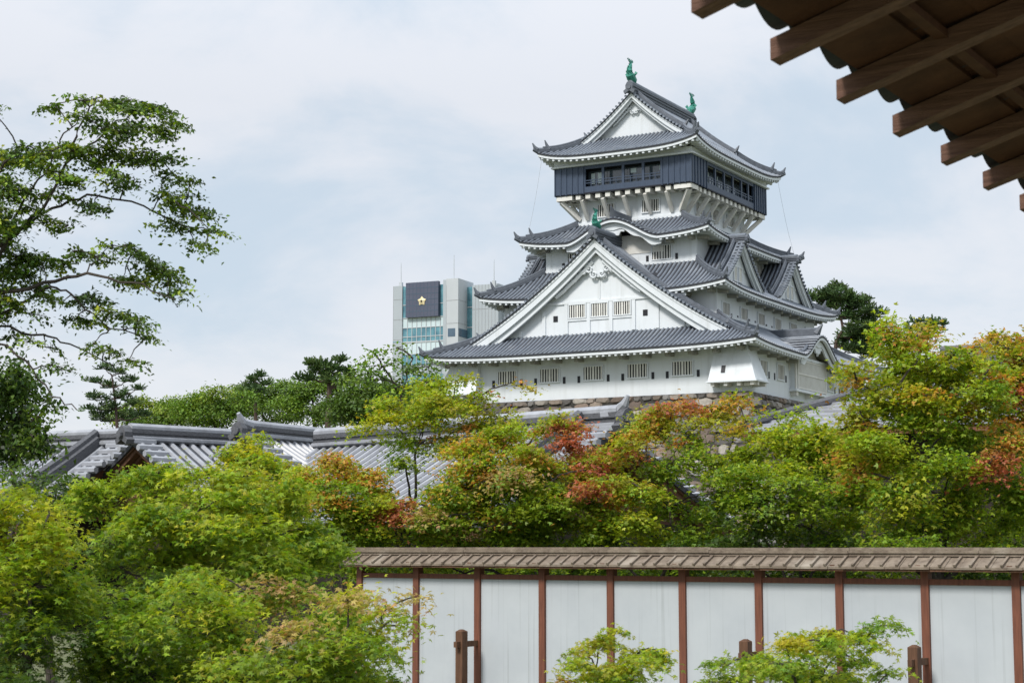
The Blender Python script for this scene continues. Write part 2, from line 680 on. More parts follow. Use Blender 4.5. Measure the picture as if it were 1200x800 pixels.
    for h in hip_list:
        h.obj('hip_ridge', M['ridge'], r)
    return r


def scroll(mb, c, e1, e2, r, turns, n, rad, th, start=0, sgn=1):
    pts, rr = [], []
    for i in range(n + 1):
        k = i / n
        a = start + sgn * turns * 2 * math.pi * k
        q = r * (1 - .85 * k)
        pts.append(Vector(c) + Vector(e1) * (math.cos(a) * q) + Vector(e2) * (math.sin(a) * q))
        rr.append(rad * (1 - .4 * k))
    mb.tube(pts, rr, 5)


def gable(parent, o, d, a0, a1, hw, zr, zb, sag=.3, wall_back=1.0, bw=1.0, pitch=.40, rr=.105, ridge=(.5, .62), orn=1.0,
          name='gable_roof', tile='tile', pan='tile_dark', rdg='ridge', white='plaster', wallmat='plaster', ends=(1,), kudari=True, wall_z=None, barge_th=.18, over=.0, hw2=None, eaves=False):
    """gabled roof in the parent's frame: o = (x, y) on the ridge line, d = unit direction out of the gable,
    ridge from a0 to a1 along d"""
    dv = Vector((d[0], d[1], 0))
    sv = Vector((-d[1], d[0], 0))
    O = Vector((o[0], o[1], 0))
    Z = Vector((0, 0, 1))
    hws = (hw if hw2 is None else hw2, hw)

    def z(t):
        return zr + (zb - zr) * (t + sag * t * (1 - t))

    def P(a, sg, t, dz=0):
        w = hws[0] if sg < 0 else hws[1]
        return O + dv * a + sv * (sg * w * t) + Z * (z(t * w / hw) + dz)
    ns = 12
    panm, ribm, rdm, bgm = MB(), MB(), MB(), MB()
    for sg in (-1, 1):
        for dz, fl in ((0, sg > 0), (-.12, sg < 0)):
            panm.grid([[P(a0, sg, i / ns, dz) for i in range(ns + 1)], [P(a1, sg, i / ns, dz) for i in range(ns + 1)]], fl)
        for a in (a0, a1):
            panm.grid([[P(a, sg, i / ns, 0) for i in range(ns + 1)], [P(a, sg, i / ns, -.12) for i in range(ns + 1)]])
        panm.grid([[P(a0, sg, 1, 0), P(a1, sg, 1, 0)], [P(a0, sg, 1, -.12), P(a1, sg, 1, -.12)]])
        n = max(2, int(abs(a1 - a0) / pitch))
        for k in range(n):
            a = a0 + (k + .5) * (a1 - a0) / n
            ribm.rib([P(a, sg, i / ns) for i in range(ns + 1)], dv, rr)
        for e in ends:
            ae = a1 if e > 0 else a0
            # verge: row of round tile ends over the bargeboard
            ln = sum((P(ae, sg, (i + 1) / ns) - P(ae, sg, i / ns)).length for i in range(ns))
            m = int(ln / pitch)
            for k in range(m):
                t = (k + .5) / m
                ribm.tube([P(ae - e * .55, sg, t, .06), P(ae + e * .12, sg, t, .06)], rr * 1.15, 6)
            if kudari:
                pts = [P(ae - e * .95, sg, .04 + .92 * i / 8, .2) for i in range(9)]
                rdm.tube(pts, .2, 6, .9, 1.1)
                rdm.tube([p + Z * .22 for p in pts], .11, 6)
                q = pts[-1]
                kh = 1.0 if tile == 'tile' else .4
                rdm.tube([q + Z * .05 * kh, q + sv * sg * .2 * kh + Z * .3 * kh, q + sv * sg * .42 * kh + Z * .62 * kh], [.22 * kh, .15 * kh, .05 * kh], 6)
    # ridge stack with a rounded cap
    w, h = ridge
    e0, e1 = a0 - (.1 if -1 in ends else 0), a1 + .1
    rdm.beam(O + dv * e0 + Z * (zr + h * .42), O + dv * e1 + Z * (zr + h * .42), w * .8, h)
    rdm.beam(O + dv * e0 + Z * (zr + h * .30), O + dv * e1 + Z * (zr + h * .30), w * 1.05, h * .08)
    rdm.beam(O + dv * e0 + Z * (zr + h * .62), O + dv * e1 + Z * (zr + h * .62), w * 1.05, h * .08)
    capm = MB()
    capm.tube([O + dv * e0 + Z * (zr + h * .98), O + dv * e1 + Z * (zr + h * .98)], w * .42, 8)
    if tile == 'silver':
        for k in (-1, 1):
            capm.tube([O + dv * e0 + sv * (k * w * .42) + Z * (zr + .06), O + dv * e1 + sv * (k * w * .42) + Z * (zr + .06)], .065, 6)
    for e in ends:
        ae = (a1 if e > 0 else a0)
        c = O + dv * (ae + e * .12) + Z * (zr + h * .35)
        poly = []
        for (u, v) in ((-.75, -.75), (-.95, -.35), (-.55, -.1), (-.6, .35), (-.35, .75), (0, .95), (.35, .75), (.6, .35), (.55, -.1), (.95, -.35), (.75, -.75), (0, -.35)):
            poly.append(c + sv * (u * w * .95) + Z * (v * h * .85))
        rdm.prism(poly, dv * (e * .22))
        rdm.tube([c + dv * e * .2 + Z * h * .1, c + dv * e * .3 + Z * h * .1], w * .34, 8)
    r = ribm.obj(name, M[tile], parent)
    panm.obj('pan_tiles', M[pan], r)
    rdm.obj('ridge', M[rdg], r)
    capm.obj('ridge_cap', M[tile], r)
    for e in ends:
        ae = (a1 if e > 0 else a0)
        # bargeboards following the roof curve, in two steps
        bg = MB()
        for sg in (-1, 1):
            T = [i / 16 for i in range(17)]
            wd_ = lambda t: bw * (.82 + .3 * t)
            top = [P(ae - e * .12, sg, t, -.125) for t in T]
            bot = [P(ae - e * .12, sg, t, -.12 - wd_(t) * .62) for t in T]
            bg.strip(top, bot, dv * (-e * barge_th))
            top = [P(ae - e * (.14 + barge_th), sg, t, -.14) for t in T]
            bot = [P(ae - e * (.14 + barge_th), sg, t, -.12 - wd_(t)) for t in T]
            bg.strip(top, bot, dv * (-e * barge_th))
            top = [P(ae - e * .06, sg, t, -.122) for t in T]
            bot = [P(ae - e * .06, sg, t, -.12 - bw * .16) for t in T]
            bg.strip(top, bot, dv * (-e * .055))
            # boards under the overhang
        bg.obj('bargeboard', M[white], r)
        # gable wall
        zbw = zb if wall_z is None else wall_z
        poly = []
        aw = ae - e * wall_back
        for i in range(17):
            t = 1 - i / 16
            if z(t) - .14 > zbw:
                poly.append(P(aw, -1, t, -.13))
        for i in range(1, 17):
            t = i / 16
            if z(t) - .14 > zbw:
                poly.append(P(aw, 1, t, -.13))
        a_, b_ = poly[0].copy(), poly[-1].copy()
        a_.z = b_.z = zbw
        gw = MB()
        gw.prism([a_] + poly + [b_], dv * (-e * .25))
        gw.obj('gable_wall', M[wallmat], r)
        if orn > 0:
            # carved pendant with scrolls and a round boss
            om = MB()
            bm_ = MB()
            c = O + dv * (ae - e * (.5 + barge_th * 2)) + Z * (zr - .12 - bw * 1.32)
            k = orn
            heart = [(-.42, .3), (-.62, -.05), (-.55, -.45), (-.3, -.75), (0, -.98), (.3, -.75), (.55, -.45), (.62, -.05), (.42, .3), (.3, .95), (0, 1.25), (-.3, .95)]
            om.prism([c + sv * (x * k) + Z * (y * k) for x, y in heart], dv * (e * .1))
            cf = c + dv * (e * .14)
            for sg in (-1, 1):
                for (x, y, rad, st) in ((.62, .12, .34, 90), (.55, -.42, .28, 60), (.26, -.78, .24, 20)):
                    scroll(om, cf + sv * (sg * x * k) + Z * (y * k), sv * sg, Z, rad * k, 1.3, 14, .085 * k, .1, R(st), -1)
                for i in range(4):
                    x = .95 + i * .62
                    t_ = (x * k) / hw
                    edge = z(t_) - .12 - bw * (.82 + .3 * t_)
                    y = (edge - c.z) / k - .14 + .05 * i
                    t_ = ((x - .6) * k) / hw
                    y0 = (z(t_) - .12 - bw * (.82 + .3 * t_) - c.z) / k - .16
                    scroll(om, cf + sv * (sg * x * k) + Z * (y * k), sv * sg, Z, (.36 - .05 * i) * k, 1.2, 12, (.11 - .015 * i) * k, .1, R(150), -1)
                    om.tube([cf + sv * (sg * (x - .6) * k) + Z * (y0 * k), cf + sv * (sg * (x + .05) * k) + Z * ((y - .12) * k)], .14 * k, 5)
            bm_.tube([cf + Z * (.62 * k), cf + Z * (.62 * k) + dv * (e * .1)], .27 * k, 6)
            og = om.obj('gable_ornament', M[white], r)
            bm_.obj('boss', M['ridge'], og)
    return r


def fish(parent, c, d, h):
    """roof-ridge fish: head down facing along d, body rearing up, tail fin on top"""
    c = Vector(c)
    d = Vector((d[0], d[1], 0))
    Z = Vector((0, 0, 1))
    s = Vector((-d.y, d.x, 0))
    m = MB()
    path = [(.30, .02), (.26, .14), (.10, .22), (-.06, .34), (-.12, .48), (-.08, .62), (.0, .74), (.06, .84)]
    rad = [.10, .17, .19, .17, .14, .11, .08, .045]
    m.tube([c + d * (x * h) + Z * (y * h) for x, y in path], [r * h for r in rad], 8)
    # tail fan
    t = c + d * (.05 * h) + Z * (.80 * h)
    for k in (-.26, -.1, .06, .2):
        m.add([t - s * .02 * h, t + d * (k - .1) * h + Z * .17 * h, t + d * (k * .8) * h + Z * .23 * h, t + d * (k + .05) * h + Z * .14 * h, t + s * .03 * h], [(0, 1, 2, 3), (4, 3, 2, 1), (0, 3, 4), (0, 4, 1)])
    for k in (-1, 1):   # side fins and back spines
        f = c + d * (.1 * h) + Z * (.24 * h) + s * (k * .13 * h)
        m.add([f, f + s * (k * .16 * h) + Z * (.17 * h), f + s * (k * .05 * h) + Z * (.26 * h), f + Z * .1 * h - d * .06 * h], [(0, 1, 2, 3), (3, 2, 1, 0)])
    for i in range(2, 7):
        x, y = path[i]
        q = c + d * ((x - rad[i] * .8) * h) + Z * (y * h)
        m.add([q - s * .03 * h, q - d * .10 * h + Z * .05 * h, q + s * .03 * h, q + Z * .08 * h], [(0, 1, 3), (1, 2, 3), (0, 2, 1)])
    return m.obj('ridge_fish', M['copper'], parent, False)


def window(parent, c, sd, out, w, h, nb=7, split=True, dark='black', bars='bar'):
    """barred castle window on a wall: c = centre on the wall face"""
    c, sd, out = Vector(c), Vector(sd), Vector(out)
    Z = Vector((0, 0, 1))
    m = MB()
    m.beam(c + out * .01 - sd * w / 2, c + out * .01 + sd * w / 2, .06, h)
    o = m.obj('window', M[dark], parent)
    b = MB()
    for k in range(nb):
        x = -w / 2 + (k + .5) * w / nb
        wd_ = w / nb * .46
        if split and k == nb // 2:
            wd_ *= 1.5
        p = c + sd * x + out * .058
        b.beam(p - Z * h / 2, p + Z * h / 2, wd_, .03, up=out)
    fr = MB()
    t = .1
    for k in (-1, 1):
        fr.beam(c + out * .06 - sd * (w / 2 + t) + Z * (k * (h / 2 + t / 2)), c + out * .06 + sd * (w / 2 + t) + Z * (k * (h / 2 + t / 2)), .12, t)
        fr.beam(c + out * .06 + sd * (k * (w / 2 + t / 2)) - Z * (h / 2 + .004), c + out * .06 + sd * (k * (w / 2 + t / 2)) + Z * (h / 2 + .004), t - .004, .112, up=out)
    b.obj('window_bars', M[bars], o)
    fr.obj('window_frame', M['plaster'], o)
    return o


def loophole(parent, c, sd, out, w=.24, h=.56):
    c, sd, out = Vector(c), Vector(sd), Vector(out)
    m = MB()
    m.beam(c + out * .012 - sd * w / 2, c + out * .012 + sd * w / 2, .05, h)
    return m.obj('loophole', M['black'], parent)


# ------------------------------------------------------------------ the keep
TH = R(60.5)
CROT = math.atan2(-math.cos(TH), math.sin(TH))
castle = thing('castle_keep', 'white plastered castle keep with stacked grey tiled roofs and a dark blue top storey', 'castle', (13.796, 156.262, CZ), CROT)
FX, FO = (1, 0, 0), (0, -1, 0)        # front face: sideways, outwards
RX, RO = (0, 1, 0), (1, 0, 0)         # right face


def storey(hx, hy, z0, z1, m='plaster', taper=0):
    b = MB()
    b.hexa([(-hx - taper, -hy - taper, z0), (hx + taper, -hy - taper, z0), (hx + taper, hy + taper, z0), (-hx - taper, hy + taper, z0),
            (-hx, -hy, z1), (hx, -hy, z1), (hx, hy, z1), (-hx, hy, z1)])
    return b.obj('storey_wall', M[m], castle)


B1 = (13.6, 14.3)
storey(*B1, 12.25, 16.2)
storey(10.0, 11.6, 16.3, 21.4)
storey(7.2, 9.2, 21.5, 26.6)
storey(5.0, 7.1, 26.7, 30.75)

GHW, GZR, GZB, GA = 12.0, 25.75, 17.45, 14.0


def big_z(x):
    t = min(1, abs(x) / GHW)
    return GZR + (GZB - GZR) * (t + .26 * t * (1 - t))


def keep2(p):
    return not (p[1] < -11.0 and abs(p[0]) < 11 and p[2] < big_z(p[0]) + .05)


K1 = (-1.0, 4.4, 1.95)      # undulating gable over the bay on the right side of the first roof
K3 = (0.0, 4.5, 1.75)       # and in the front of the third
skirt(castle, (10.0, 11.6, 18.85), (15.28, 16.55, 15.92), .42, B1, bumps={'right': K1})
skirt(castle, (7.2, 9.2, 23.95), (11.55, 13.52, 21.05), .55, (10.0, 11.6), keep=keep2)
skirt(castle, (5.0, 7.1, 28.3), (9.03, 10.9, 26.15), .55, (7.2, 9.2), bumps={'front': K3})
# top roof: hipped skirt below, gable above
ZR, ZB, TB = 39.95, 36.15, 4.75
skirt(castle, (TB, 6.0, ZB), (7.67, 9.96, 34.0), .68, (6.5, 8.6), sag=.22, brackets=False, pitch=.37)
g = gable(castle, (0, 0), (0, -1), -6.75, 6.75, TB + .15, ZR, ZB - .05, sag=.22, wall_back=.95, bw=.75, orn=.72, ends=(1, -1), ridge=(.62, .8), wall_z=35.6, pitch=.37)
g.name = 'top_gable_roof'
fish(castle, (0, -6.75, 40.72), (0, 1), 2.15)
fish(castle, (0, 6.75, 40.72), (0, -1), 2.15)

# wide front gable
g = gable(castle, (0, 0), (0, -1), 8.9, 14.15, GHW, GZR, GZB, sag=.26, wall_back=1.1, bw=1.35, orn=1.4, ridge=(.62, .72), wall_z=17.3, barge_th=.2)
g.name = 'front_gable_roof'
fish(castle, (0, -13.75, 26.5), (0, 1), 1.75)
# raised framing on the gable wall
yw = -13.05
tr = MB()
for x in (-7.6, -5.3, -3.15, -1.05, 1.05, 3.15, 5.3, 7.6):
    zt = min(20.55, big_z(x) - 1.6)
    tr.box((x - .16, yw - .10, 17.9), (x + .16, yw + .02, zt))
tr.box((-7.9, yw - .12, 20.42), (7.9, yw + .02, 20.62))
tr.box((-3.0, yw - .08, 18.95), (3.0, yw + .02, 19.1))
tr.box((-.05, yw - .05, 20.7), (.05, yw + .02, 22.3))
tr.obj('gable_framing', M['plaster'], castle)
for x in (-2.1, 0, 2.1):
    window(castle, (x, yw, 19.78), FX, FO, 1.5, 1.08)
for x in (-4.2, 4.2):
    loophole(castle, (x, yw, 19.25), FX, FO, .42, .5)

# pairs of triangular gables on the long sides of the second roof
for sx in (1, -1):
    for y in (-6.2, 6.2):
        g = gable(castle, (0, y), (sx, 0), 6.9, 10.35, 4.35, 25.75, 22.0, sag=.28, wall_back=.75, bw=.72, orn=.55, ridge=(.5, .5), wall_z=21.9)
        g.name = 'side_gable_roof'
        if sx > 0:
            for k in (-.5, .5):
                window(castle, (9.6, y + k * 1.1, 22.95), RX, RO, .62, 1.15, 3, False, 'bar')

# undulating gables: tympanum, ridge, ornament
for (side, hw, rise, oz, yb, c, back) in (('front', 4.5, 1.75, 26.15, 9.25, 0, 6.9), ('right', 4.4, 1.95, 15.92, 13.66, -1.0, 10.0)):
    mp = SIDES[side]
    poly = []
    for i in range(21):
        a = -hw * .92 + i * hw * 1.84 / 20
        zt = oz + rise * (math.cos(math.pi * a / hw / 2) ** 2) ** .9 - .36
        poly.append((*mp(a + c, yb), zt))
    base = [(*mp(c + hw * .92, yb), oz - 1.2), (*mp(c - hw * .92, yb), oz - 1.2)]
    t = MB()
    x, y = mp(0, -.2)
    t.prism(poly + base, (x, y, 0))
    t.obj('tympanum', M['plaster_old'], castle)
    eb = 10.9 if side == 'front' else 15.28
    rg = MB()
    zt = oz + rise
    rg.beam((*mp(c, eb - .5), zt + .32), (*mp(c, back), zt + .32), .45, .5)
    rg.tube([(*mp(c, eb - .5), zt + .62), (*mp(c, back), zt + .62)], .2, 8)
    rg.tube([(*mp(c, eb - .6), zt + .3), (*mp(c, eb - .3), zt + .75), (*mp(c, eb - .05), zt + 1.05)], [.36, .2, .06], 6)
    for sg in (-1, 1):     # descending ridges at the feet
        ft = MB()
        pts = []
        for i in range(7):
            a = c + sg * hw * (.62 + .08 * i)
            b = eb - .5 - .0 * i
            zz_ = oz + max(0, rise * (math.cos(math.pi * min(1, abs(a - c) / hw) / 2) ** 2) ** .9)
            pts.append((*mp(a, b), zz_ + .22))
        ft.tube(pts, .17, 6)
        ft.obj('foot_ridge', M['ridge'], castle)
    rg.obj('curved_gable_ridge', M['ridge'], castle)
    # second white fascia, set in under the eave, and the carved pendant
    fa = MB()
    top, bot = [], []
    for i in range(33):
        a = -hw + i * hw / 16
        zz_ = oz + rise * (math.cos(math.pi * a / hw / 2) ** 2) ** .9
        top.append((*mp(a + c, eb - .42), zz_ - .35))
        bot.append((*mp(a + c, eb - .42), zz_ - .85 - .12 * math.cos(math.pi * a / hw * 5)))
    x, y = mp(0, -.15)
    fa.strip(top, bot, (x, y, 0))
    fa.prism([(*mp(c + x_, eb - .5), oz + rise - .8 + y_) for x_, y_ in ((-1.2, 0), (-1.0, -.35), (-.7, -.3), (-.5, -.65), (-.15, -.6), (0, -.9), (.15, -.6), (.5, -.65), (.7, -.3), (1.0, -.35), (1.2, 0))], (x, y, 0))
    fa.obj('curved_gable_fascia', M['plaster'], castle)
for x in (-.75, .75):
    loophole(castle, (x, -9.25, 26.75), FX, FO, 1.05, .34)

# first storey: barred windows with a loophole each side, flared stone-drop boxes at the corners
for x in (-8.2, -4.1, 0, 4.05, 8.05):
    window(castle, (x, -B1[1], 14.32), FX, FO, 1.75, 1.08)
    for k in (-1, 1):
        loophole(castle, (x + k * 1.36, -B1[1], 13.86), FX, FO)
for (y) in (-10.9, -7.05, 5.2, 9.0):
    window(castle, (B1[0], y, 14.35), RX, RO, 1.5, 1.2, 5, False, bars='lattice')
    for k in (-1, 1):
        loophole(castle, (B1[0], y + k * 1.3, 13.9), RX, RO)
for sx in (-1, 1):
    d = MB()
    x0, x1 = sx * 10.9, sx * 13.7
    xa, xb = sorted((sx * 10.7, sx * 14.75))
    ta, tb = sorted((sx * 10.95, sx * 13.62))
    xin = (13.58 if sx > 0 else -13.58)
    yf, yb = -15.45, -10.9
    # flares out both to the front and to the side, wrapping the corner
    d.hexa([(xa, yf, 13.05), (xb, yf, 13.05), (xb, -12.75, 13.05), (xa, -12.75, 13.05),
            (ta, -14.36, 15.9), (tb + (.03 if sx > 0 else 0), -14.36, 15.9), (tb + (.03 if sx > 0 else 0), -12.95, 15.9), (ta - (.03 if sx < 0 else 0), -12.95, 15.9)])
    d.box((xa - .12, yf - .12, 12.92), (xb + .12, -12.65, 13.05))
    o = d.obj('stone_drop_box', M['plaster'], castle)
    s_ = MB()
    for k in range(4):
        x = xa + .35 + k * (xb - xa - .7) / 3
        s_.beam((x, -14.2, 12.78), (x, yf + .1, 12.78), .3, .26)
    for k in range(2):
        y = -14.7 + k * 1.5
        if sx > 0:
            s_.beam((13.5, y, 12.76), (xb - .05, y, 12.76), .3, .24)
    s_.obj('corbel', M['plaster_old'], o)
    # slot windows lie on the leaning faces
    z0 = 14.0
    yy = -15.45 + (z0 - 13.05) / 2.85 * 1.09
    lm = MB()
    xs = sx * 11.9
    lm.hexa([(xs - .17, yy - .16, z0 - .3), (xs + .17, yy - .16, z0 - .3), (xs + .17, yy + .1, z0 - .3), (xs - .17, yy + .1, z0 - .3),
             (xs - .17, yy + .07, z0 + .3), (xs + .17, yy + .07, z0 + .3), (xs + .17, yy + .2, z0 + .3), (xs - .17, yy + .2, z0 + .3)])
    lm.obj('loophole', M['black'], castle)

# bay with a pale lattice front under the undulating gable on the right side
bx = 14.05
by0, by1 = -4.8, 2.8
b = MB()
b.box((13.5, by0, 13.15), (bx, by1, 16.0))
b.box((13.5, by0 - .2, 12.95), (bx + .2, by1 + .2, 13.15))
b.box((13.5, by0 - .14, 15.75), (bx + .14, by1 + .14, 15.95))
b.obj('bay_window', M['plaster'], castle)
l = MB()
for k in range(30):
    y = by0 + .75 + k * (by1 - by0 - .95) / 29
    l.box((bx, y - .05, 13.3), (bx + .06, y + .05, 15.7))
for z_ in (13.3, 14.5, 15.66):
    l.box((bx + .003, by0 + .6, z_ - .05), (bx + .09, by1 - .1, z_ + .07))
for y in (by0 + .05, by0 + .62, by1 - .08):
    l.box((bx + .003, y - .09, 13.17), (bx + .12, y + .09, 15.74))
l.obj('bay_lattice', M['lattice'], castle)
for k in range(3):
    c_ = MB()
    y = by0 + .3 + k * (by1 - by0 - .6) / 2
    c_.box((13.5, y - .2, 12.62), (bx + .1, y + .2, 12.95))
    c_.obj('bay_corbel', M['plaster_old'], castle)

# second and third storey windows, neck of the tower
for y in (-9.9, -5.95, -2.0, 1.95, 5.9, 9.8):
    window(castle, (10.0, y, 19.4), RX, RO, 1.5, 1.25, 5, False, bars='lattice')
    for k in (-1.3, 1.3):
        loophole(castle, (10.0, y + k, 19.0), RX, RO)
for x in (-4.1, 4.0):
    window(castle, (x, -9.2, 24.88), FX, FO, 1.75, 1.15)
    for k in (-1, 1):
        loophole(castle, (x + k * 1.36, -9.2, 24.42), FX, FO)
for y in (-5, 0, 5):
    window(castle, (7.2, y, 25.0), RX, RO, 1.5, 1.1, 5, False)
for x in (-2.25, 2.05):
    window(castle, (x, -7.1, 29.45), FX, FO, 1.6, 1.05)
for y in (-3.6, 0, 3.6):
    window(castle, (5.0, y, 29.5), RX, RO, 1.5, 1.0, 5, False)
for (hx, hy, z_) in ((10.0, 11.6, 18.95), (7.2, 9.2, 24.02), (5.0, 7.1, 28.36)):     # pale flashing where a wall meets a roof
    fl = MB()
    fl.box((-hx - .09, -hy - .09, z_ - .12), (hx + .09, -hy + .02, z_ + .14))
    fl.box((hx - .02, -hy + .021, z_ - .12), (hx + .088, hy + .02, z_ + .138))
    fl.obj('wall_flashing', M['plaster'], castle)

# ---- overhanging dark blue top storey
HX, HY, Z0, Z1 = 6.56, 8.66, 30.78, 33.28
top = MB()
top.box((-HX, -HY, Z0), (HX, HY, Z0 + .12))
top.box((-HX + .95, -HY + .95, Z0 + .121), (HX - .95, HY - .95, Z1 - .01))
topo = top.obj('top_storey', M['navy_dark'], castle)


def boards(p0, p1, out, n):
    """vertical boarding with cover battens from p0 to p1 (corner points at Z0)"""
    brd = MB()
    p0, p1, out = Vector(p0), Vector(p1), Vector(out)
    w = (p1 - p0)
    brd.hexa([p0, p1, p1 - out * .16, p0 - out * .16] + [q + Vector((0, 0, Z1 - Z0)) for q in (p0, p1, p1 - out * .16, p0 - out * .16)])
    for k in range(n + 1):
        c = p0 + w * (k / n)
        brd.beam(c + out * .03 + Vector((0, 0, .02)), c + out * .03 + Vector((0, 0, Z1 - Z0 - .02)), .10, .07, up=out)
    brd.obj('boarding', M['navy'], topo)


for sy in (-1, 1):
    boards((-HX, sy * HY, Z0), (-3.75, sy * HY, Z0), (0, sy, 0), 5)
    boards((3.85, sy * HY, Z0), (HX, sy * HY, Z0), (0, sy, 0), 5)
for sx in (-1, 1):
    boards((sx * HX, -HY + .17, Z0), (sx * HX, -5.35, Z0), (sx, 0, 0), 5)
    boards((sx * HX, 5.8, Z0), (sx * HX, HY - .17, Z0), (sx, 0, 0), 5)
for sy in (-1, 1):
    fr, rl, gl = MB(), MB(), MB()
    y0, y1 = sorted((sy * (HY - .02), sy * (HY - .2)))
    fr.box((-3.75, y0, Z0 + .12), (3.85, y1, Z0 + .62))
    fr.box((-3.75, y0, Z1 - .3), (3.85, y1, Z1))
    for x in (-3.68, -1.85, .1, 2.02, 3.78):
        fr.box((x - .12, y0 + .01, Z0 + .6), (x + .12, y1 - .01, Z1 - .29))
    for i in range(4):
        xa, xb = ((-3.56, -1.97), (-1.73, -.02), (.22, 1.9), (2.14, 3.66))[i]
        for zr_ in (.92, 1.15):
            rl.box((xa, y0 + .05, Z0 + zr_), (xb, y1 - .05, Z0 + zr_ + .07))
        for k in range(1, 3):
            x = xa + (xb - xa) * k / 3
            rl.box((x - .035, y0 + .06, Z0 + .6), (x + .035, y1 - .06, Z0 + 1.15))
        yg = sy * (HY - .93)
        gl.box((xa + .05 - .2, yg - .02, Z0 + .7), (xb - .05 + .2, yg + .02, Z1 - .35))
    fr.obj('window_frame', M['navy'], topo)
    rl.obj('railing', M['navy'], topo)
    gl.obj('glazing', M['glass'], topo)
for sx in (-1, 1):
    fr, rl, gl = MB(), MB(), MB()
    x0, x1 = sorted((sx * (HX - .02), sx * (HX - .2)))
    fr.box((x0, -5.35, Z0 + .12), (x1, 5.8, Z0 + .62))
    fr.box((x0, -5.35, Z1 - .3), (x1, 5.8, Z1))
    ys = (-5.28, -3.3, -1.27, .74, 2.77, 4.4, 5.7)
    for y in ys:
        fr.box((x0 + .01, y - .12, Z0 + .6), (x1 - .01, y + .12, Z1 - .29))
    for i in range(6):
        ya, yb = ys[i] + .12, ys[i + 1] - .12
        for zr_ in (.92, 1.15):
            rl.box((x0 + .05, ya, Z0 + zr_), (x1 - .05, yb, Z0 + zr_ + .07))
        for k in range(1, 3):
            y = ya + (yb - ya) * k / 3
            rl.box((x0 + .06, y - .035, Z0 + .6), (x1 - .06, y + .035, Z0 + 1.15))
        xg = sx * (HX - .93)
        gl.box((xg - .02, ya - .15, Z0 + .7), (xg + .02, yb + .15, Z1 - .35))
    fr.obj('window_frame', M['navy'], topo)
    rl.obj('railing', M['navy'], topo)
    gl.obj('glazing', M['glass'], topo)
for lo, hi in ([((x - .2, -HY + .86, Z0 + 1.0), (x + .16, -HY + .9, Z1 - .55)) for x in (-3.2, -2.55)]      # pale blinds seen in some bays
               + [((.45, -HY + .86, Z0 + 1.6), (1.0, -HY + .9, Z1 - .5)), ((3.2, -HY + .86, Z0 + 1.6), (3.6, -HY + .9, Z1 - .5))]
               + [((HX - .9, y - .07, Z0 + 1.0), (HX - .86, y + .07, Z1 - .5)) for y in (-4.9, -2.9, -.9)]):
    sh = MB()
    sh.box(lo, hi)
    sh.obj('blind', M['spandrel'], topo)
tm = MB()
tm.box((-HX - .28, -HY - .28, Z1), (HX + .28, HY + .28, Z1 + .13))
tm.box((-HX - .05, -HY - .05, Z1 + .131), (HX + .05, HY + .05, Z1 + .62))
tm.obj('cornice', M['plaster'], topo)
# beam ends and struts under the overhang
for (mp, half, wb, ob) in ((SIDES['front'], HX, 7.1, HY), (SIDES['right'], HY, 5.0, HX), (SIDES['left'], HY, 5.0, HX), (SIDES['back'], HX, 7.1, HY)):
    n = int(round(2 * half / 1.02))
    bm_ = MB()
    for k in range(n + 1):
        a = -half + .3 + k * (2 * half - .6) / n
        bm_.beam((*mp(a, ob - .12), Z0 - .21), (*mp(a, wb - .1), Z0 - .21), .46, .4)
    bm_.obj('beam_ends', M['plaster_old'], castle)
    m2 = n // 2
    for k in range(m2 + 1):
        a = -half + .45 + k * (2 * half - .9) / m2
        lim = (5.0 if mp in (SIDES['front'], SIDES['back']) else 7.1) - .15
        a2 = max(-lim, min(lim, a))
        st = MB()
        p1, p2 = mp(a, ob - .35), mp(a2, wb + .02)
        st.beam((*p1, Z0 - .45), (*p2, Z0 - 2.0), .3, .34)
        st.obj('strut', M['plaster_old'], castle)
# thin lightning conductors hanging from the eave tips
for (p, q) in (((-7.3, -9.7, 34.3), (-8.4, -10.4, 27.2)), ((7.4, 9.6, 34.3), (8.6, 10.4, 27.2))):
    c = MB()
    p, q = Vector(p), Vector(q)
    c.tube([p.lerp(q, i / 8) - Vector((0, 0, .5 * math.sin(math.pi * i / 8))) for i in range(9)], .011, 5)
    c.obj('lightning_cable', M['metal'], castle)

# ------------------------------------------------------------------ stone base under the keep
base = thing('stone_base', 'massive battered base of rough brown and grey stones under the white keep', 'stone wall', (13.796, 156.262, 0), CROT)
ZT = 12.25 + CZ
core = MB()
fl = lambda z: .30 * (ZT - z) + .012 * (ZT - z) ** 2
zs = [0, 4, 8, 11, ZT]
P_ = []
for z in zs:
    f = fl(z)
    hx, hy = 13.75 + f, 14.45 + f
    P_.append([(-hx, -hy, z - (.02 if z == ZT else 0)), (hx, -hy, z - (.02 if z == ZT else 0)), (hx, hy, z - (.02 if z == ZT else 0)), (-hx, hy, z - (.02 if z == ZT else 0)), (-hx, -hy, z - (.02 if z == ZT else 0))])
core.grid(P_)
core.add(P_[-1][:4], [(0, 1, 2, 3)])
core.obj('core', M['stone_core'], base)


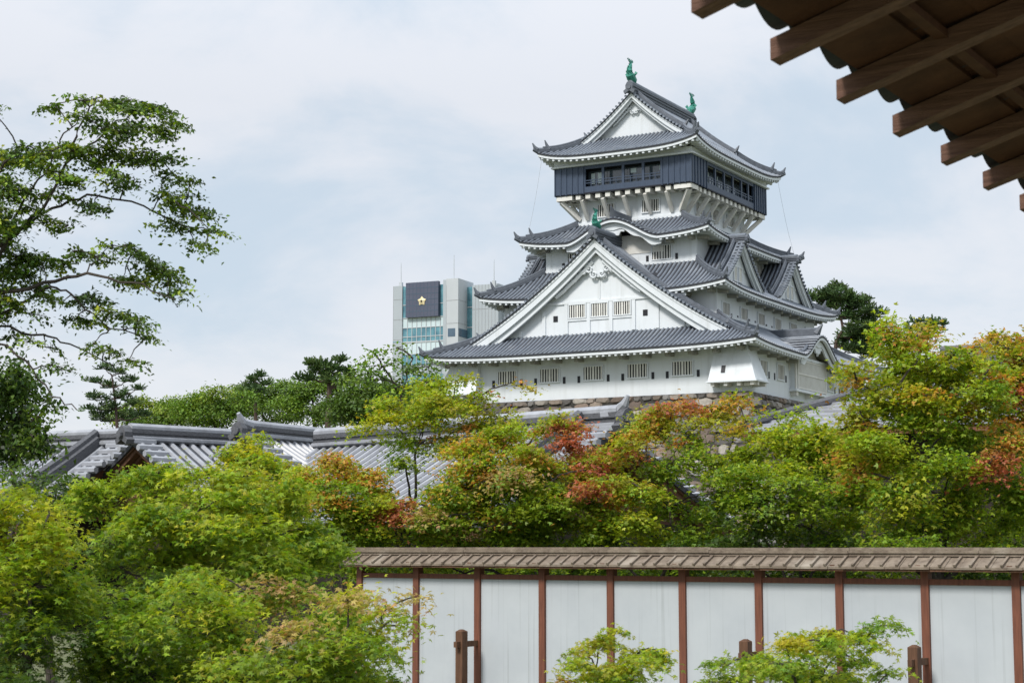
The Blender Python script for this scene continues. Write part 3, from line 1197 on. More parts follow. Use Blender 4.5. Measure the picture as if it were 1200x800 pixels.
def stones():
    V, Fc, C = [], [], []
    pal = [(.30, .24, .19), (.22, .20, .18), (.36, .30, .25), (.16, .145, .135), (.28, .21, .165), (.27, .255, .24), (.20, .15, .12), (.42, .38, .33)]
    for side in ('front', 'right', 'left'):
        mp = SIDES[side]
        z = ZT
        row = 0
        while z > 1.2:
            h = rng.uniform(.5, .95) * (1 + .03 * row)
            if row == 0:
                h = .5
            half = (13.75 if side == 'front' else 14.45) + fl(z - h / 2)
            a = -half
            while a < half - .1:
                w = rng.uniform(.55, 1.5) * (1 + .03 * row)
                ac = a + w / 2
                zc = z - h / 2 + rng.uniform(-.2, .2) * (row > 0)
                b0 = (14.45 if side == 'front' else 13.75)
                pts = []
                n0 = 8
                for ring, (sc, dep) in enumerate(((1.0, -.25), (1.02, .03), (.72, .2))):
                    for k in range(n0):
                        t = 2 * math.pi * (k + .5) / n0
                        cx = math.copysign(abs(math.cos(t)) ** .7, math.cos(t))
                        cz = math.copysign(abs(math.sin(t)) ** .7, math.sin(t))
                        j = rng.uniform(.82, 1.2)
                        aa = ac + cx * w / 2 * sc * j
                        zz = zc + cz * h / 2 * sc * j
                        zz = min(zz, ZT - rng.uniform(0, .08)) if row == 0 else zz
                        bb = b0 + fl(zz) + dep + rng.uniform(-.05, .05)
                        x, y = mp(aa, bb)
                        pts.append((x, y, zz))
                o = len(V)
                V.extend(pts)
                for r_ in range(2):
                    for k in range(n0):
                        Fc.append((o + r_ * n0 + k, o + r_ * n0 + (k + 1) % n0, o + (r_ + 1) * n0 + (k + 1) % n0, o + (r_ + 1) * n0 + k))
                Fc.append(tuple(o + 2 * n0 + k for k in range(n0)))
                c = np.array(pal[rng.integers(len(pal))]) * rng.uniform(.4, .75)
                C.extend([c] * len(pts))
                a += w + .03
            z -= h
            row += 1
    me = bpy.data.meshes.new('stones')
    me.from_pydata(V, [], Fc)
    at_ = me.attributes.new('leaf_colour', 'FLOAT_COLOR', 'POINT')
    arr = np.ones((len(V), 4), np.float32)
    arr[:, :3] = np.array(C)
    at_.data.foreach_set('color', arr.ravel())
    return link('stone_facing', me, M['stone'], base)


stones()
# a few leaning capping tufts are left to the trees in front

# ------------------------------------------------------------------ grey office block far behind
OD = 330.0
oc = at(521, 329, OD)
office = thing('office_building', 'grey modern office block with green glass and a gold star on a dark panel', 'building', (oc[0], oc[1], 0), R(-24))
cr, sr = math.cos(R(-24)), math.sin(R(-24))
OX = np.array([cr, sr, 0])
OY = np.array([-sr, cr, 0])
O0 = np.array([oc[0], oc[1], 0])


def on_front(px, py, y=0.0):
    d = ray(px, py)
    o = np.array([0, 0, CZ])
    t = (y - (o - O0) @ OY) / (d @ OY)
    p = o + d * t - O0
    return p @ OX, p[2]


def on_side(px, py, x):
    d = ray(px, py)
    o = np.array([0, 0, CZ])
    t = (x - (o - O0) @ OX) / (d @ OX)
    p = o + d * t - O0
    return p @ OY, p[2]


H_ = on_front(521, 329)[1]
xL = on_front(461, 333)[0]
x471, x476, x515 = on_front(471.5, 333)[0], on_front(477, 333)[0], on_front(515, 330)[0]
zp = on_front(495, 371.5)[1]
zg1, zg0 = on_front(495, 383)[1], on_front(495, 399.5)[1]
zs1, zs0 = on_front(495, 407)[1], on_front(495, 414)[1]
print('office', H_, xL, x471, x476, x515, zp, zg1, zg0)
m = MB()
m.box((xL, 0, 0), (x471, 30, H_ - .4))
m.box((x471, .6, 0), (0, 30, H_ - .6))
m.box((0, -.6, 0), (.75, 30, H_ + .1))
ow = m.obj('wall', M['clad'], office)
j = MB()
for i in range(9):
    z_ = H_ - 3.1 - i * 3.9
    j.box((xL - .01, -.03, z_), (x471 + .01, .02, z_ + .1))
j.box((xL - .012, -.028, H_ - 38), (xL + .06, .018, H_ - .4))
j.obj('panel_joint', M['metal'], ow)
gm = MB()
for (za, zb) in ((zg0, zg1), (zs0 - 2, zs0), (zs0 - 8, zs0 - 4)):
    gm.box((x471, .3, za), (0, .59, zb))
gm.box((x471, .3, zp), (x476, .59, H_ - .6))
gm.box((x515 + .02, .3, zp), (0, .59, H_ - .6))
gm.box((xL - .02, -.05, zg0), (x471 - .3, .3, zg1 - 2.6))
og = gm.obj('window', M['glass_green'], office)
mu = MB()
for k in range(9):
    x = x471 + k * (0 - x471) / 9
    mu.box((x - .06, .22, zs0 - 8), (x + .06, .3, zp))
for z_ in (zg1, zg0, (zg0 + zg1) / 2 - .4, zs0, H_ - 4.2, H_ - 11.5, zp):
    for (xa, xb) in (((x471, 0),) if z_ <= zp else ((x471, x476), (x515, 0))):
        mu.box((xa, .21, z_ - .07), (xb, .299, z_ + .07))
mu.obj('mullions', M['clad_light'], og)
sp = MB()
sp.box((x471, .32, zg1), (0, .6, zp))
sp.box((x471, .32, zs0), (0, .6, zg0))
sp.obj('spandrel', M['spandrel'], office)
dp = MB()
zt_ = on_front(495, 330.2)[1]
dp.box((x476, -.5, zp), (x515, .3, H_))
dpo = dp.obj('sign_panel', M['slate'], office)
dj = MB()
for k in range(1, 6):
    z_ = zp + (H_ - zp) * k / 6
    dj.box((x476, -.53, z_ - .04), (x515, -.49, z_ + .04))
for k in range(1, 9):
    x = x476 + (x515 - x476) * k / 9
    dj.box((x - .02, -.527, zp), (x + .02, -.492, H_))
dj.obj('panel_joint', M['glass_dark'], dpo)
# star emblem
sx_, sz_ = on_front(494.5, 352.8, -.5)
em = MB()
n = 5
poly = []
for k in range(10):
    a = math.pi / 2 + k * math.pi / 5
    r_ = .95 if k % 2 == 0 else .62
    poly.append((sx_ + r_ * math.cos(a), -.62, sz_ + r_ * math.sin(a)))
ctr = (sx_, -.8, sz_)
em.add(poly + [ctr] + [(p[0], -.5, p[2]) for p in poly],
       [(k, (k + 1) % 10, 10) for k in range(10)] + [(k, 11 + k, 11 + (k + 1) % 10, (k + 1) % 10) for k in range(10)])
eo = em.obj('star_emblem', M['gold'], dpo)
e2 = MB()
e2.tube([(sx_, -.78, sz_), (sx_, -.84, sz_)], .2, 10)
e2.obj('emblem_centre', M['black'], eo)
# lighter stair block and end block to the right
xa = .75
xb = on_front(537, 329, -.8)[0]
m = MB()
m.box((xa + .003, -.8, 0), (xb, 6, H_ + .2))
m.box((xa + .003, 6, 0), (xb + 2.2, 30, H_ - .9))
b2 = m.obj('stair_block', M['clad_light'], office)
gw_ = MB()
zw1, zw0 = on_front(531, 384.5, -.8)[1], on_front(531, 394, -.8)[1]
gw_.box((xa + .4, -.85, zw0), (xb - .6, -.79, zw1))
gw_.box((xb - .02, -.6, zw0), (xb + .05, 5.8, zw1))
gw_.obj('window', M['glass_dark'], office)
jn = MB()
for i in range(8):
    z_ = H_ - 4 - i * 4.4
    if zw0 - .3 < z_ < zw1 + .3:
        continue
    jn.box((xa + .01, -.83, z_), (xb + .03, -.78, z_ + .1))
    jn.box((xb - .01, -.8, z_), (xb + .03, 6, z_ + .1))
jn.box((xa + .02, -.828, H_ - 38), (xa + .08, -.785, H_ - 1))
jn.obj('panel_joint', M['metal'], b2)
xc = on_front(553.5, 336, 2.5)[0]
xd = on_front(584, 331, 2.5)[0]
m = MB()
m.box((xc, 2.5, 0), (xd, 34, H_ - .8))
m.box((xd + .003, 4.5, 0), (xd + 5, 34, H_ - 1.3))
b3 = m.obj('end_block', M['clad'], office)
jn = MB()
for k in range(1, 8):
    x = xc + (xd - xc) * k / 8
    jn.box((x - .03, 2.46, 0), (x + .03, 2.51, H_ - .8))
for i in range(4):
    z_ = H_ - 5.5 - i * 6
    jn.box((xc - .01, 2.465, z_), (xd + .02, 2.505, z_ + .1))
jn.obj('panel_joint', M['metal'], b3)
sl = MB()
sl.box((xb + .003, 3.2, 0), (xc - .003, 5.9, H_ - 1.0))
so = sl.obj('window', M['glass_green'], office)
sm = MB()
sm.box((xc - .15, 3.1, H_ - 42), (xc - .06, 3.2, H_ - 1))
for i in range(10):
    sm.box((xb + .05, 3.12, H_ - 5 - i * 3.9), (xc - .05, 3.2, H_ - 4.8 - i * 3.9))
sm.obj('mullions', M['clad_light'], so)
for (px, py, hh) in ((470, 333, 4.2), (532, 329, 5.0), (579, 331, 4.4)):
    x, z_ = on_front(px, py, 1.5)
    a = MB()
    a.tube([(x, 1.5, z_ - 2.0), (x, 1.5, z_ + hh)], [.12, .05], 6)
    a.box((x - .3, 1.2, z_ - 2), (x + .3, 1.8, z_ + .35))
    a.obj('antenna', M['clad_light'], office)

# ------------------------------------------------------------------ tiled garden halls in the middle distance
HROT = CROT


def hall(name, label, px, py, zr, gables, walls, cat='building'):
    """origin on the ground under the ridge point seen at (px, py)"""
    p = at_z(px, py, zr)
    return thing(name, label, cat, (p[0], p[1], 0), HROT), p


RZ = CZ + 3.0


def loc_of(p0, px, py, z):
    q = at_z(px, py, z) - p0
    c, s = math.cos(HROT), math.sin(HROT)
    return q[0] * c + q[1] * s, -q[0] * s + q[1] * c


h1, p1 = hall('garden_hall', 'silver tiled hall with a brown wooden gable end behind the maples', 143, 502, RZ, None, None)
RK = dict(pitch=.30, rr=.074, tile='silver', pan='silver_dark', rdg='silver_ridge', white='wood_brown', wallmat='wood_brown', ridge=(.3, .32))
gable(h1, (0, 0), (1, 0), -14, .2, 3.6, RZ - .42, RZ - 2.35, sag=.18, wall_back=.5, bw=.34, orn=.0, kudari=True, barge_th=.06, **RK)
l2 = loc_of(p1, 290, 505, RZ)
ang = math.atan2(l2[1] - loc_of(p1, 152, 497, RZ)[1], l2[0] - loc_of(p1, 152, 497, RZ)[0])
q = loc_of(p1, 152, 497, RZ)
dd = Vector((l2[0] - q[0], l2[1] - q[1], 0))
L_ = dd.length
dd.normalize()
print('wing2', q, l2, L_, math.degrees(ang))
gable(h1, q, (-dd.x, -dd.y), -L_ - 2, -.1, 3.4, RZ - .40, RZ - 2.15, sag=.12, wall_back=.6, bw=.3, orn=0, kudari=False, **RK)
wl = MB()
wl.box((-13.5, -2.9, 0), (-.55, 2.9, RZ - 2.15))
wl.obj('wall', M['dark_wall'], h1)
wm = MB()
sd_ = Vector((-dd.y, dd.x, 0))
pts = []
for (a, b_) in ((.7, -2.6), (L_ + 1.5, -2.6), (L_ + 1.5, 2.6), (.7, 2.6)):
    pts.append(Vector((q[0], q[1], 0)) + dd * a + sd_ * b_)
wm.hexa([*pts, *[p + Vector((0, 0, RZ - 2.1)) for p in pts]])
wm.obj('wall', M['dark_wall'], h1)

h2, p2 = hall('long_hall', 'long hall with silver tiled roof and tall grey ridge below the stone base', 737, 474, RZ, None, None)
e = loc_of(p2, 372, 503, RZ)
dl = Vector((e[0], e[1], 0))
L2 = dl.length
dl.normalize()
print('long hall', e, L2)
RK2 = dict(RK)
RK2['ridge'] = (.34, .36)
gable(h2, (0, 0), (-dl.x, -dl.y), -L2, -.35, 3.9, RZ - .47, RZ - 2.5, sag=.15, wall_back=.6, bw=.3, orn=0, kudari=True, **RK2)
wm = MB()
sd_ = Vector((-dl.y, dl.x, 0))
pts = [dl * a + sd_ * b_ for (a, b_) in ((.6, -3.1), (L2 - .5, -3.1), (L2 - .5, 3.1), (.6, 3.1))]
wm.hexa([*pts, *[p + Vector((0, 0, RZ - 2.65)) for p in pts]])
wm.obj('wall', M['dark_wall'], h2)
# upturned ridge end
om = MB()
om.tube([dl * .7 + Vector((0, 0, RZ - .2)), dl * .35 + Vector((0, 0, RZ - .15)), dl * .12 + Vector((0, 0, RZ + .02)), dl * .02 + Vector((0, 0, RZ + .2))], [.16, .14, .10, .04], 8)
om.obj('ridge_end_tile', M['silver'], h2)

h3, p3 = hall('gable_hall', 'hall roof with an upturned ridge end and grey tiles behind the small green maple', 290, 492, RZ + .15, None, None)
e = loc_of(p3, 402, 504, RZ + .15)
dl = Vector((e[0], e[1], 0))
L3 = dl.length
dl.normalize()
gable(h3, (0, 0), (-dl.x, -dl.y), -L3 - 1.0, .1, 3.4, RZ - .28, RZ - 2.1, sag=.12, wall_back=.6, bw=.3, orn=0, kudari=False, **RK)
om = MB()
om.tube([dl * .1 + Vector((0, 0, RZ + .02)), -dl * .22 + Vector((0, 0, RZ + .08)), -dl * .38 + Vector((0, 0, RZ + .3))], [.15, .12, .05], 8)
om.obj('ridge_end_tile', M['silver'], h3)
wm = MB()
sd_ = Vector((-dl.y, dl.x, 0))
pts = [dl * a + sd_ * b_ for (a, b_) in ((.7, -2.7), (L3 + .5, -2.7), (L3 + .5, 2.7), (.7, 2.7))]
wm.hexa([*pts, *[p + Vector((0, 0, RZ - 2.15)) for p in pts]])
wm.obj('wall', M['dark_wall'], h3)

# hall on the right: a hipped roof of level courses, its front left corner low beside the stone base
hp = at(866, 506, 42.0)
h4 = thing('hipped_hall', 'hipped hall roof with level grey courses behind the right hand maples', 'building', (hp[0], hp[1], 0), HROT)
ez = float(hp[2])
RUN, RISE, LEN = 4.2, 1.75, 17.0
cm, hm = MB(), MB()
NC = 15
for k in range(NC):
    t0, t1 = k / NC, (k + 1) / NC
    z0, z1 = ez + RISE * t0, ez + RISE * t1
    z0 += .012
    a0, a1 = RUN * t0 - .04, RUN * t1 + .03
    # front slope, left hip end, back slope: every course is a thin board lapping the one below
    for q in ([(a0, a0, z0 + .05), (LEN, a0, z0 + .05), (LEN, a1, z1 + .012), (a1, a1, z1 + .012)],
              [(a0, 2 * RUN - a0, z0 + .05), (a0, a0, z0 + .05), (a1, a1, z1 + .012), (a1, 2 * RUN - a1, z1 + .012)],
              [(LEN, 2 * RUN - a0, z0 + .05), (a0, 2 * RUN - a0, z0 + .05), (a1, 2 * RUN - a1, z1 + .012), (LEN, 2 * RUN - a1, z1 + .012)]):
        cm.hexa([(x, y, z - .065) for x, y, z in q] + q)
hm.tube([(-.15, -.15, ez + .1), (RUN * .5, RUN * .5, ez + RISE * .5 + .08), (RUN, RUN, ez + RISE + .1)], .12, 8)
hm.tube([(-.15, 2 * RUN + .15, ez + .1), (RUN, RUN, ez + RISE + .1)], .12, 8)
hm.beam((RUN - .3, RUN, ez + RISE + .18), (LEN, RUN, ez + RISE + .18), .3, .36)
hm.tube([(RUN - .4, RUN, ez + RISE + .4), (LEN, RUN, ez + RISE + .4)], .14, 8)
ro = cm.obj('roof', M['silver'], h4)
hm.obj('ridge', M['silver_ridge'], ro)
fa = MB()
fa.box((.02, .02, ez - .16), (LEN, .1, ez - .03))
fa.box((.02, .101, ez - .16), (.1, 2 * RUN - .02, ez - .03))
fa.box((.101, .101, ez - .1), (LEN, 2 * RUN - .1, ez - .06))
fa.obj('fascia', M['wood_red'], h4)
wm = MB()
wm.box((.9, .9, 0), (LEN - .4, 2 * RUN - .9, ez - .1))
wm.obj('wall', M['dark_wall'], h4)

# ------------------------------------------------------------------ white garden wall with timber posts and a shingled cap
NPOST = 9
W0 = np.array([-1.40, 26.2])
W8 = np.array([6.0, 20.9])
wdv = (W8 - W0) / 8
SP = float(np.linalg.norm(wdv))
wrot = math.atan2(wdv[1], wdv[0])
wall = thing('garden_wall', 'white panelled garden wall with red brown posts under a narrow shingled roof', 'wall', (W0[0], W0[1], 0), wrot)
# local frame: x along the wall towards the right, -y towards the viewer
xs = [-SP * .97] + [SP * k for k in range(0, 11)]
ZTOP = CZ
zp_t = CZ - .455       # panel top
for i, x in enumerate(xs):
    m = MB()
    m.box((x - .05, -.06, 0), (x + .05, .06, ZTOP - .20))
    m.obj('post', M['wood_red'], wall)
for i in range(len(xs) - 1):
    m = MB()
    m.box((xs[i] + .051, -.02, .06), (xs[i + 1] - .051, .02, zp_t))
    m.obj('panel', M['panel'], wall)
    m = MB()
    m.box((xs[i] + .051, -.038, zp_t), (xs[i + 1] - .051, .038, zp_t + .07))
    m.obj('rail', M['wood_red'], wall)
    m = MB()
    m.box((xs[i] + .051, -.045, 0), (xs[i + 1] - .051, .045, .06))
    m.obj('sill', M['wood_brown'], wall)
xl, xr = xs[0] - .16, xs[-1]
zr_ = ZTOP - .10
cap = MB()
HWd = .27
drop = .135
for sg in (-1, 1):
    n = int((xr - xl) / .19)
    for k in range(n):      # one shingle board per bay of the battens, edges uneven
        a, b_ = xl + (xr - xl) * k / n, xl + (xr - xl) * (k + 1) / n
        dz = random.uniform(-.004, .004)
        ee = random.uniform(-.008, .008)
        q = [(a + .002, sg * .0, zr_ + dz), (b_ - .002, 0, zr_ + dz), (b_ - .002, sg * (HWd + ee), zr_ - drop + dz), (a + .002, sg * (HWd + ee), zr_ - drop + dz)]
        q = q if sg < 0 else q[::-1]
        cap.hexa([(x, y, z - .03) for x, y, z in q] + q)
co = cap.obj('roof', M['shingle'], wall)
bt = MB()
for sg in (-1, 1):
    k = 0
    x = xl + .03
    while x < xr:
        jx = random.uniform(-.012, .012)
        bt.beam((x + jx, 0, zr_ + .012), (x + jx + random.uniform(-.008, .008), sg * (HWd + .015), zr_ - drop + .014), .032, .028)
        x += .19
bt.obj('battens', M['shingle'], co)
rg = MB()
x = xl - .02
while x < xr:
    ln = random.uniform(1.7, 2.3)
    x2 = min(xr, x + ln)
    dz = random.uniform(-.004, .004)
    rg.box((x, -.075, zr_ + .028 + dz), (x2 - .006, .075, zr_ + .062 + dz))
    rg.box((x, -.055, zr_ - .01 + dz), (x2 - .006, .055, zr_ + .027 + dz))
    rg.box((x, -.03, zr_ + .063 + dz), (x2 - .006, .03, zr_ + .1 + dz))
    x = x2
rg.obj('ridge_boards', M['shingle'], co)
ud = MB()
ud.box((xl + .08, -.05, zr_ - .12), (xr, .05, zr_ - .035))
for sg in (-1, 1):
    ud.beam((xl + .02, sg * (HWd - .045), zr_ - drop - .035), (xr, sg * (HWd - .045), zr_ - drop - .035), .05, .045)
for x in xs:
    ud.beam((x, -HWd + .02, zr_ - .15), (x, HWd - .02, zr_ - .15), .06, .07)
ud.obj('eave_beam', M['wood_brown'], wall)
# buttress posts in front, tied to the wall posts by a short beam
for k in (1, 5, 7):
    x = SP * k
    yb = -.42
    m = MB()
    w2 = .062
    zt = .86
    m.box((x - w2, yb - w2, 0), (x + w2, yb + w2, zt))
    m.hexa([(x - w2, yb - w2, zt), (x + w2, yb - w2, zt), (x + w2, yb + w2, zt), (x - w2, yb + w2, zt),
            (x - .02, yb - .02, zt + .03), (x + .02, yb - .02, zt + .03), (x + .02, yb + .02, zt + .03), (x - .02, yb + .02, zt + .03)])
    bp = m.obj('buttress_post', M['wood_brown'], wall)
    m = MB()
    m.box((x - .028, yb - .15, .64), (x + .028, -.055, .72))
    m.obj('tie_beam', M['wood_brown'], bp)

# ------------------------------------------------------------------ timber eave overhead, close to the camera
EZ = CZ + 1.72
e3 = at_z(985, 120, EZ)
e6 = at_z(1155, 222, EZ)
ed = Vector(e6 - e3)
sp_ = ed.length / 3
ed.normalize()
erot = math.atan2(ed.y, ed.x)
eave = thing('timber_eave', 'dark timber eave with square rafter ends overhead in the near corner', 'roof', (e3[0], e3[1], EZ), erot)
# local: x along the eave away from the camera, -y towards the house (right), rafters climb
# measured rafter direction
u_l = Vector((math.cos(erot), math.sin(erot), 0))
rin = Vector((u_l.y, -u_l.x, 0))            # horizontal, towards the right / near side
SL = math.tan(R(17))
print('eave', e3, e6, sp_, math.degrees(erot), rin)
for k in range(-5, 9):
    m = MB()
    x = k * sp_
    m.box((0, 0, 0), (0, 0, 0)) if False else None
    hw_ = .043
    hh = .078
    L_r = 3.2
    q = []
    for (yy, zz_) in ((0, 0), (-L_r, L_r * SL)):
        for (dx, dz) in ((-hw_, .0), (hw_, .0), (hw_, hh), (-hw_, hh)):
            q.append((x + dx, yy, zz_ + dz))
    m.add(q, [(0, 1, 2, 3), (4, 7, 6, 5), (0, 4, 5, 1), (1, 5, 6, 2), (2, 6, 7, 3), (3, 7, 4, 0)])
    o = m.obj('rafter', M['wood_eave'], eave)
bd = MB()
bl = .24
for k in range(16):
    y0, y1 = -.10 - k * bl, -.10 - (k + 1) * bl
    z0 = -y0 * SL + .082 + .012 * (k % 2)
    z1 = -y1 * SL + .082 + .012 * (k % 2)
    q = [(-5.5 * sp_, y0 + .02, z0), (8.5 * sp_, y0 + .02, z0), (8.5 * sp_, y1, z1), (-5.5 * sp_, y1, z1)]
    bd.hexa([*q, *[(a, b_, c + .02) for a, b_, c in q]])
bd.obj('roof_board', M['wood_board'], eave)
pr = MB()
for k in range(7):
    y = -.42 - k * .45
    pr.box((-5.5 * sp_, y - .025, -y * SL + .05), (8.5 * sp_, y + .025, -y * SL + .081))
pr.obj('batten', M['wood_board'], eave)
tl = MB()
n = int(14 * sp_ / .3)
for k in range(n):        # drooping curved eave tiles showing as dark arcs between the rafter ends
    xc_ = -5.5 * sp_ + (k + .5) * .3
    top_, bot_ = [], []
    for i in range(9):
        u = -1 + i / 4
        zz_ = .155 - .05 * (1 - u * u)
        top_.append((xc_ + u * .147, -.02, zz_ + .035))
        bot_.append((xc_ + u * .147, -.02, zz_))
    tl.strip(top_, bot_, (0, -.5, .5 * SL))
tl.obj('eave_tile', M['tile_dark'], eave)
rf = MB()
rf.hexa([(-5.5 * sp_, -.2, .26), (8.5 * sp_, -.2, .26), (8.5 * sp_, -4.0, .26 + 3.8 * SL), (-5.5 * sp_, -4.0, .26 + 3.8 * SL),
         (-5.5 * sp_, -.2, .34), (8.5 * sp_, -.2, .34), (8.5 * sp_, -4.0, .34 + 3.8 * SL), (-5.5 * sp_, -4.0, .34 + 3.8 * SL)])
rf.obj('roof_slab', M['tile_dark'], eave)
bm2 = MB()
bm2.box((-5.5 * sp_, -3.05, 3.0 * SL - .24), (8.5 * sp_, -2.9, 3.0 * SL - .06))
bm2.obj('wall_plate', M['wood_board'], eave)

# ------------------------------------------------------------------ trees
GREEN = [(0.181, 0.276, 0.020), (0.232, 0.325, 0.023), (0.125, 0.221, 0.019), (0.281, 0.345, 0.026)]
BRIGHT = [(0.267, 0.348, 0.020), (0.326, 0.379, 0.023), (0.206, 0.309, 0.020), (0.386, 0.396, 0.029)]
YELLOW = [(0.381, 0.372, 0.017), (0.336, 0.354, 0.017), (0.417, 0.363, 0.024)]
ORANGE = [(0.503, 0.238, 0.044), (0.463, 0.297, 0.044), (0.444, 0.189, 0.044), (0.406, 0.317, 0.044)]
RED = [(0.451, 0.130, 0.075), (0.492, 0.183, 0.095), (0.389, 0.118, 0.063), (0.431, 0.248, 0.075)]
PINK = [(0.388, 0.250, 0.111), (0.370, 0.286, 0.092), (0.351, 0.305, 0.065)]
OLIVE = [(0.301, 0.320, 0.023), (0.329, 0.310, 0.028), (0.244, 0.332, 0.020)]
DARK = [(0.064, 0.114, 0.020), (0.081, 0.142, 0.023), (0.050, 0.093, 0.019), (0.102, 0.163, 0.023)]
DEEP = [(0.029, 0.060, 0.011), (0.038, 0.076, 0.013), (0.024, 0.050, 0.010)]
PINEC = [(0.051, 0.099, 0.029), (0.068, 0.120, 0.033), (0.041, 0.077, 0.026), (0.090, 0.137, 0.038)]
FARG = [(0.135, 0.231, 0.024), (0.111, 0.200, 0.022), (0.166, 0.259, 0.025), (0.087, 0.158, 0.018)]
FARL = [(.20, .27, .03), (.165, .24, .028), (.235, .30, .035)]
FARD = [(.095, .165, .022), (.12, .19, .026), (.07, .125, .018)]
CK = dict(h=FARL, k=FARD, g=GREEN, b=BRIGHT, y=YELLOW, o=ORANGE, r=RED, p=PINK, l=OLIVE, d=DARK, e=DEEP, n=PINEC, f=FARG)

LOBES = {   # leaf outlines as quads round the leaf base (x along the leaf, y across)
    'maple5': [(0, 1.0, .19), (52, .86, .17), (-52, .86, .17), (108, .55, .15), (-108, .55, .15)],
    'maple3': [(0, 1.0, .26), (55, .82, .24), (-55, .82, .24)],
    'leaf': [(0, 1.0, .30)],
}


def leaf_mesh(name, pos, nrm, size, col, shape):
    n = len(pos)
    nrm = nrm / np.linalg.norm(nrm, axis=1, keepdims=True)
    ref = rng.normal(size=(n, 3))
    ref[:, 2] -= .5
    ex = ref - nrm * (ref * nrm).sum(1, keepdims=True)
    ex /= np.linalg.norm(ex, axis=1, keepdims=True)
    ey = np.cross(nrm, ex)
    lob = LOBES[shape]
    V = np.zeros((n, len(lob) * 4, 3), np.float32)
    for i, (ang, ln, wd_) in enumerate(lob):
        a = R(ang)
        dx, dy = math.cos(a), math.sin(a)
        d = ex * dx + ey * dy
        s_ = -ex * dy + ey * dx
        L = size[:, None] * ln
        V[:, i * 4 + 0] = pos
        V[:, i * 4 + 1] = pos + d * L * .45 + s_ * L * wd_ + nrm * L * .06
        V[:, i * 4 + 2] = pos + d * L - nrm * L * .14
        V[:, i * 4 + 3] = pos + d * L * .45 - s_ * L * wd_ + nrm * L * .06
    nv = n * len(lob) * 4
    nf = n * len(lob)
    me = bpy.data.meshes.new(name)
    me.vertices.add(nv)
    me.vertices.foreach_set('co', V.reshape(-1))
    me.loops.add(nv)
    me.loops.foreach_set('vertex_index', np.arange(nv, dtype=np.int32))
    me.polygons.add(nf)
    me.polygons.foreach_set('loop_start', np.arange(0, nv, 4, dtype=np.int32))
    me.polygons.foreach_set('loop_total', np.full(nf, 4, np.int32))
    me.update(calc_edges=True)
    at_ = me.attributes.new('leaf_colour', 'FLOAT_COLOR', 'POINT')
    c4 = np.ones((n, len(lob) * 4, 4), np.float32)
    c4[:, :, :3] = col[:, None, :]
    at_.data.foreach_set('color', c4.reshape(-1))
    return me


def bez(p0, p1, p2, n):
    return [(1 - t) ** 2 * p0 + 2 * t * (1 - t) * p1 + t * t * p2 for t in [i / n for i in range(n + 1)]]


def wob(pts, k):
    out = [pts[0]]
    for i in range(1, len(pts) - 1):
        out.append(pts[i] + rng.normal(size=3) * k)
    out.append(pts[-1])
    return out


def split_pads(lobes, n):
    """break each lobe into n flatter pads at different heights, the way maples carry their leaves"""
    if n <= 1:
        return lobes
    out = []
    for lb in lobes:
        px, py, rx, ry, keys = lb[:5]
        dd = lb[5] if len(lb) > 5 else rng.uniform(-.4, .4)
        den = lb[6] if len(lb) > 6 else 1.0
        if ry < 11:
            out.append((px, py, rx, ry, keys, dd, den))
            continue
        k_ = n + (rx > 55)
        for i in range(k_):
            v = -1 + 2 * (i + .5) / k_
            w = math.sqrt(max(.15, 1 - v * v * .8))
            out.append((px + rng.uniform(-.42, .42) * rx, py + v * ry * .8, rx * w * rng.uniform(.5, .72), ry * rng.uniform(.26, .4), keys, dd + rng.uniform(-.012, .012) * rx * 1.2, den * 1.75 * 3 / k_))
    return out


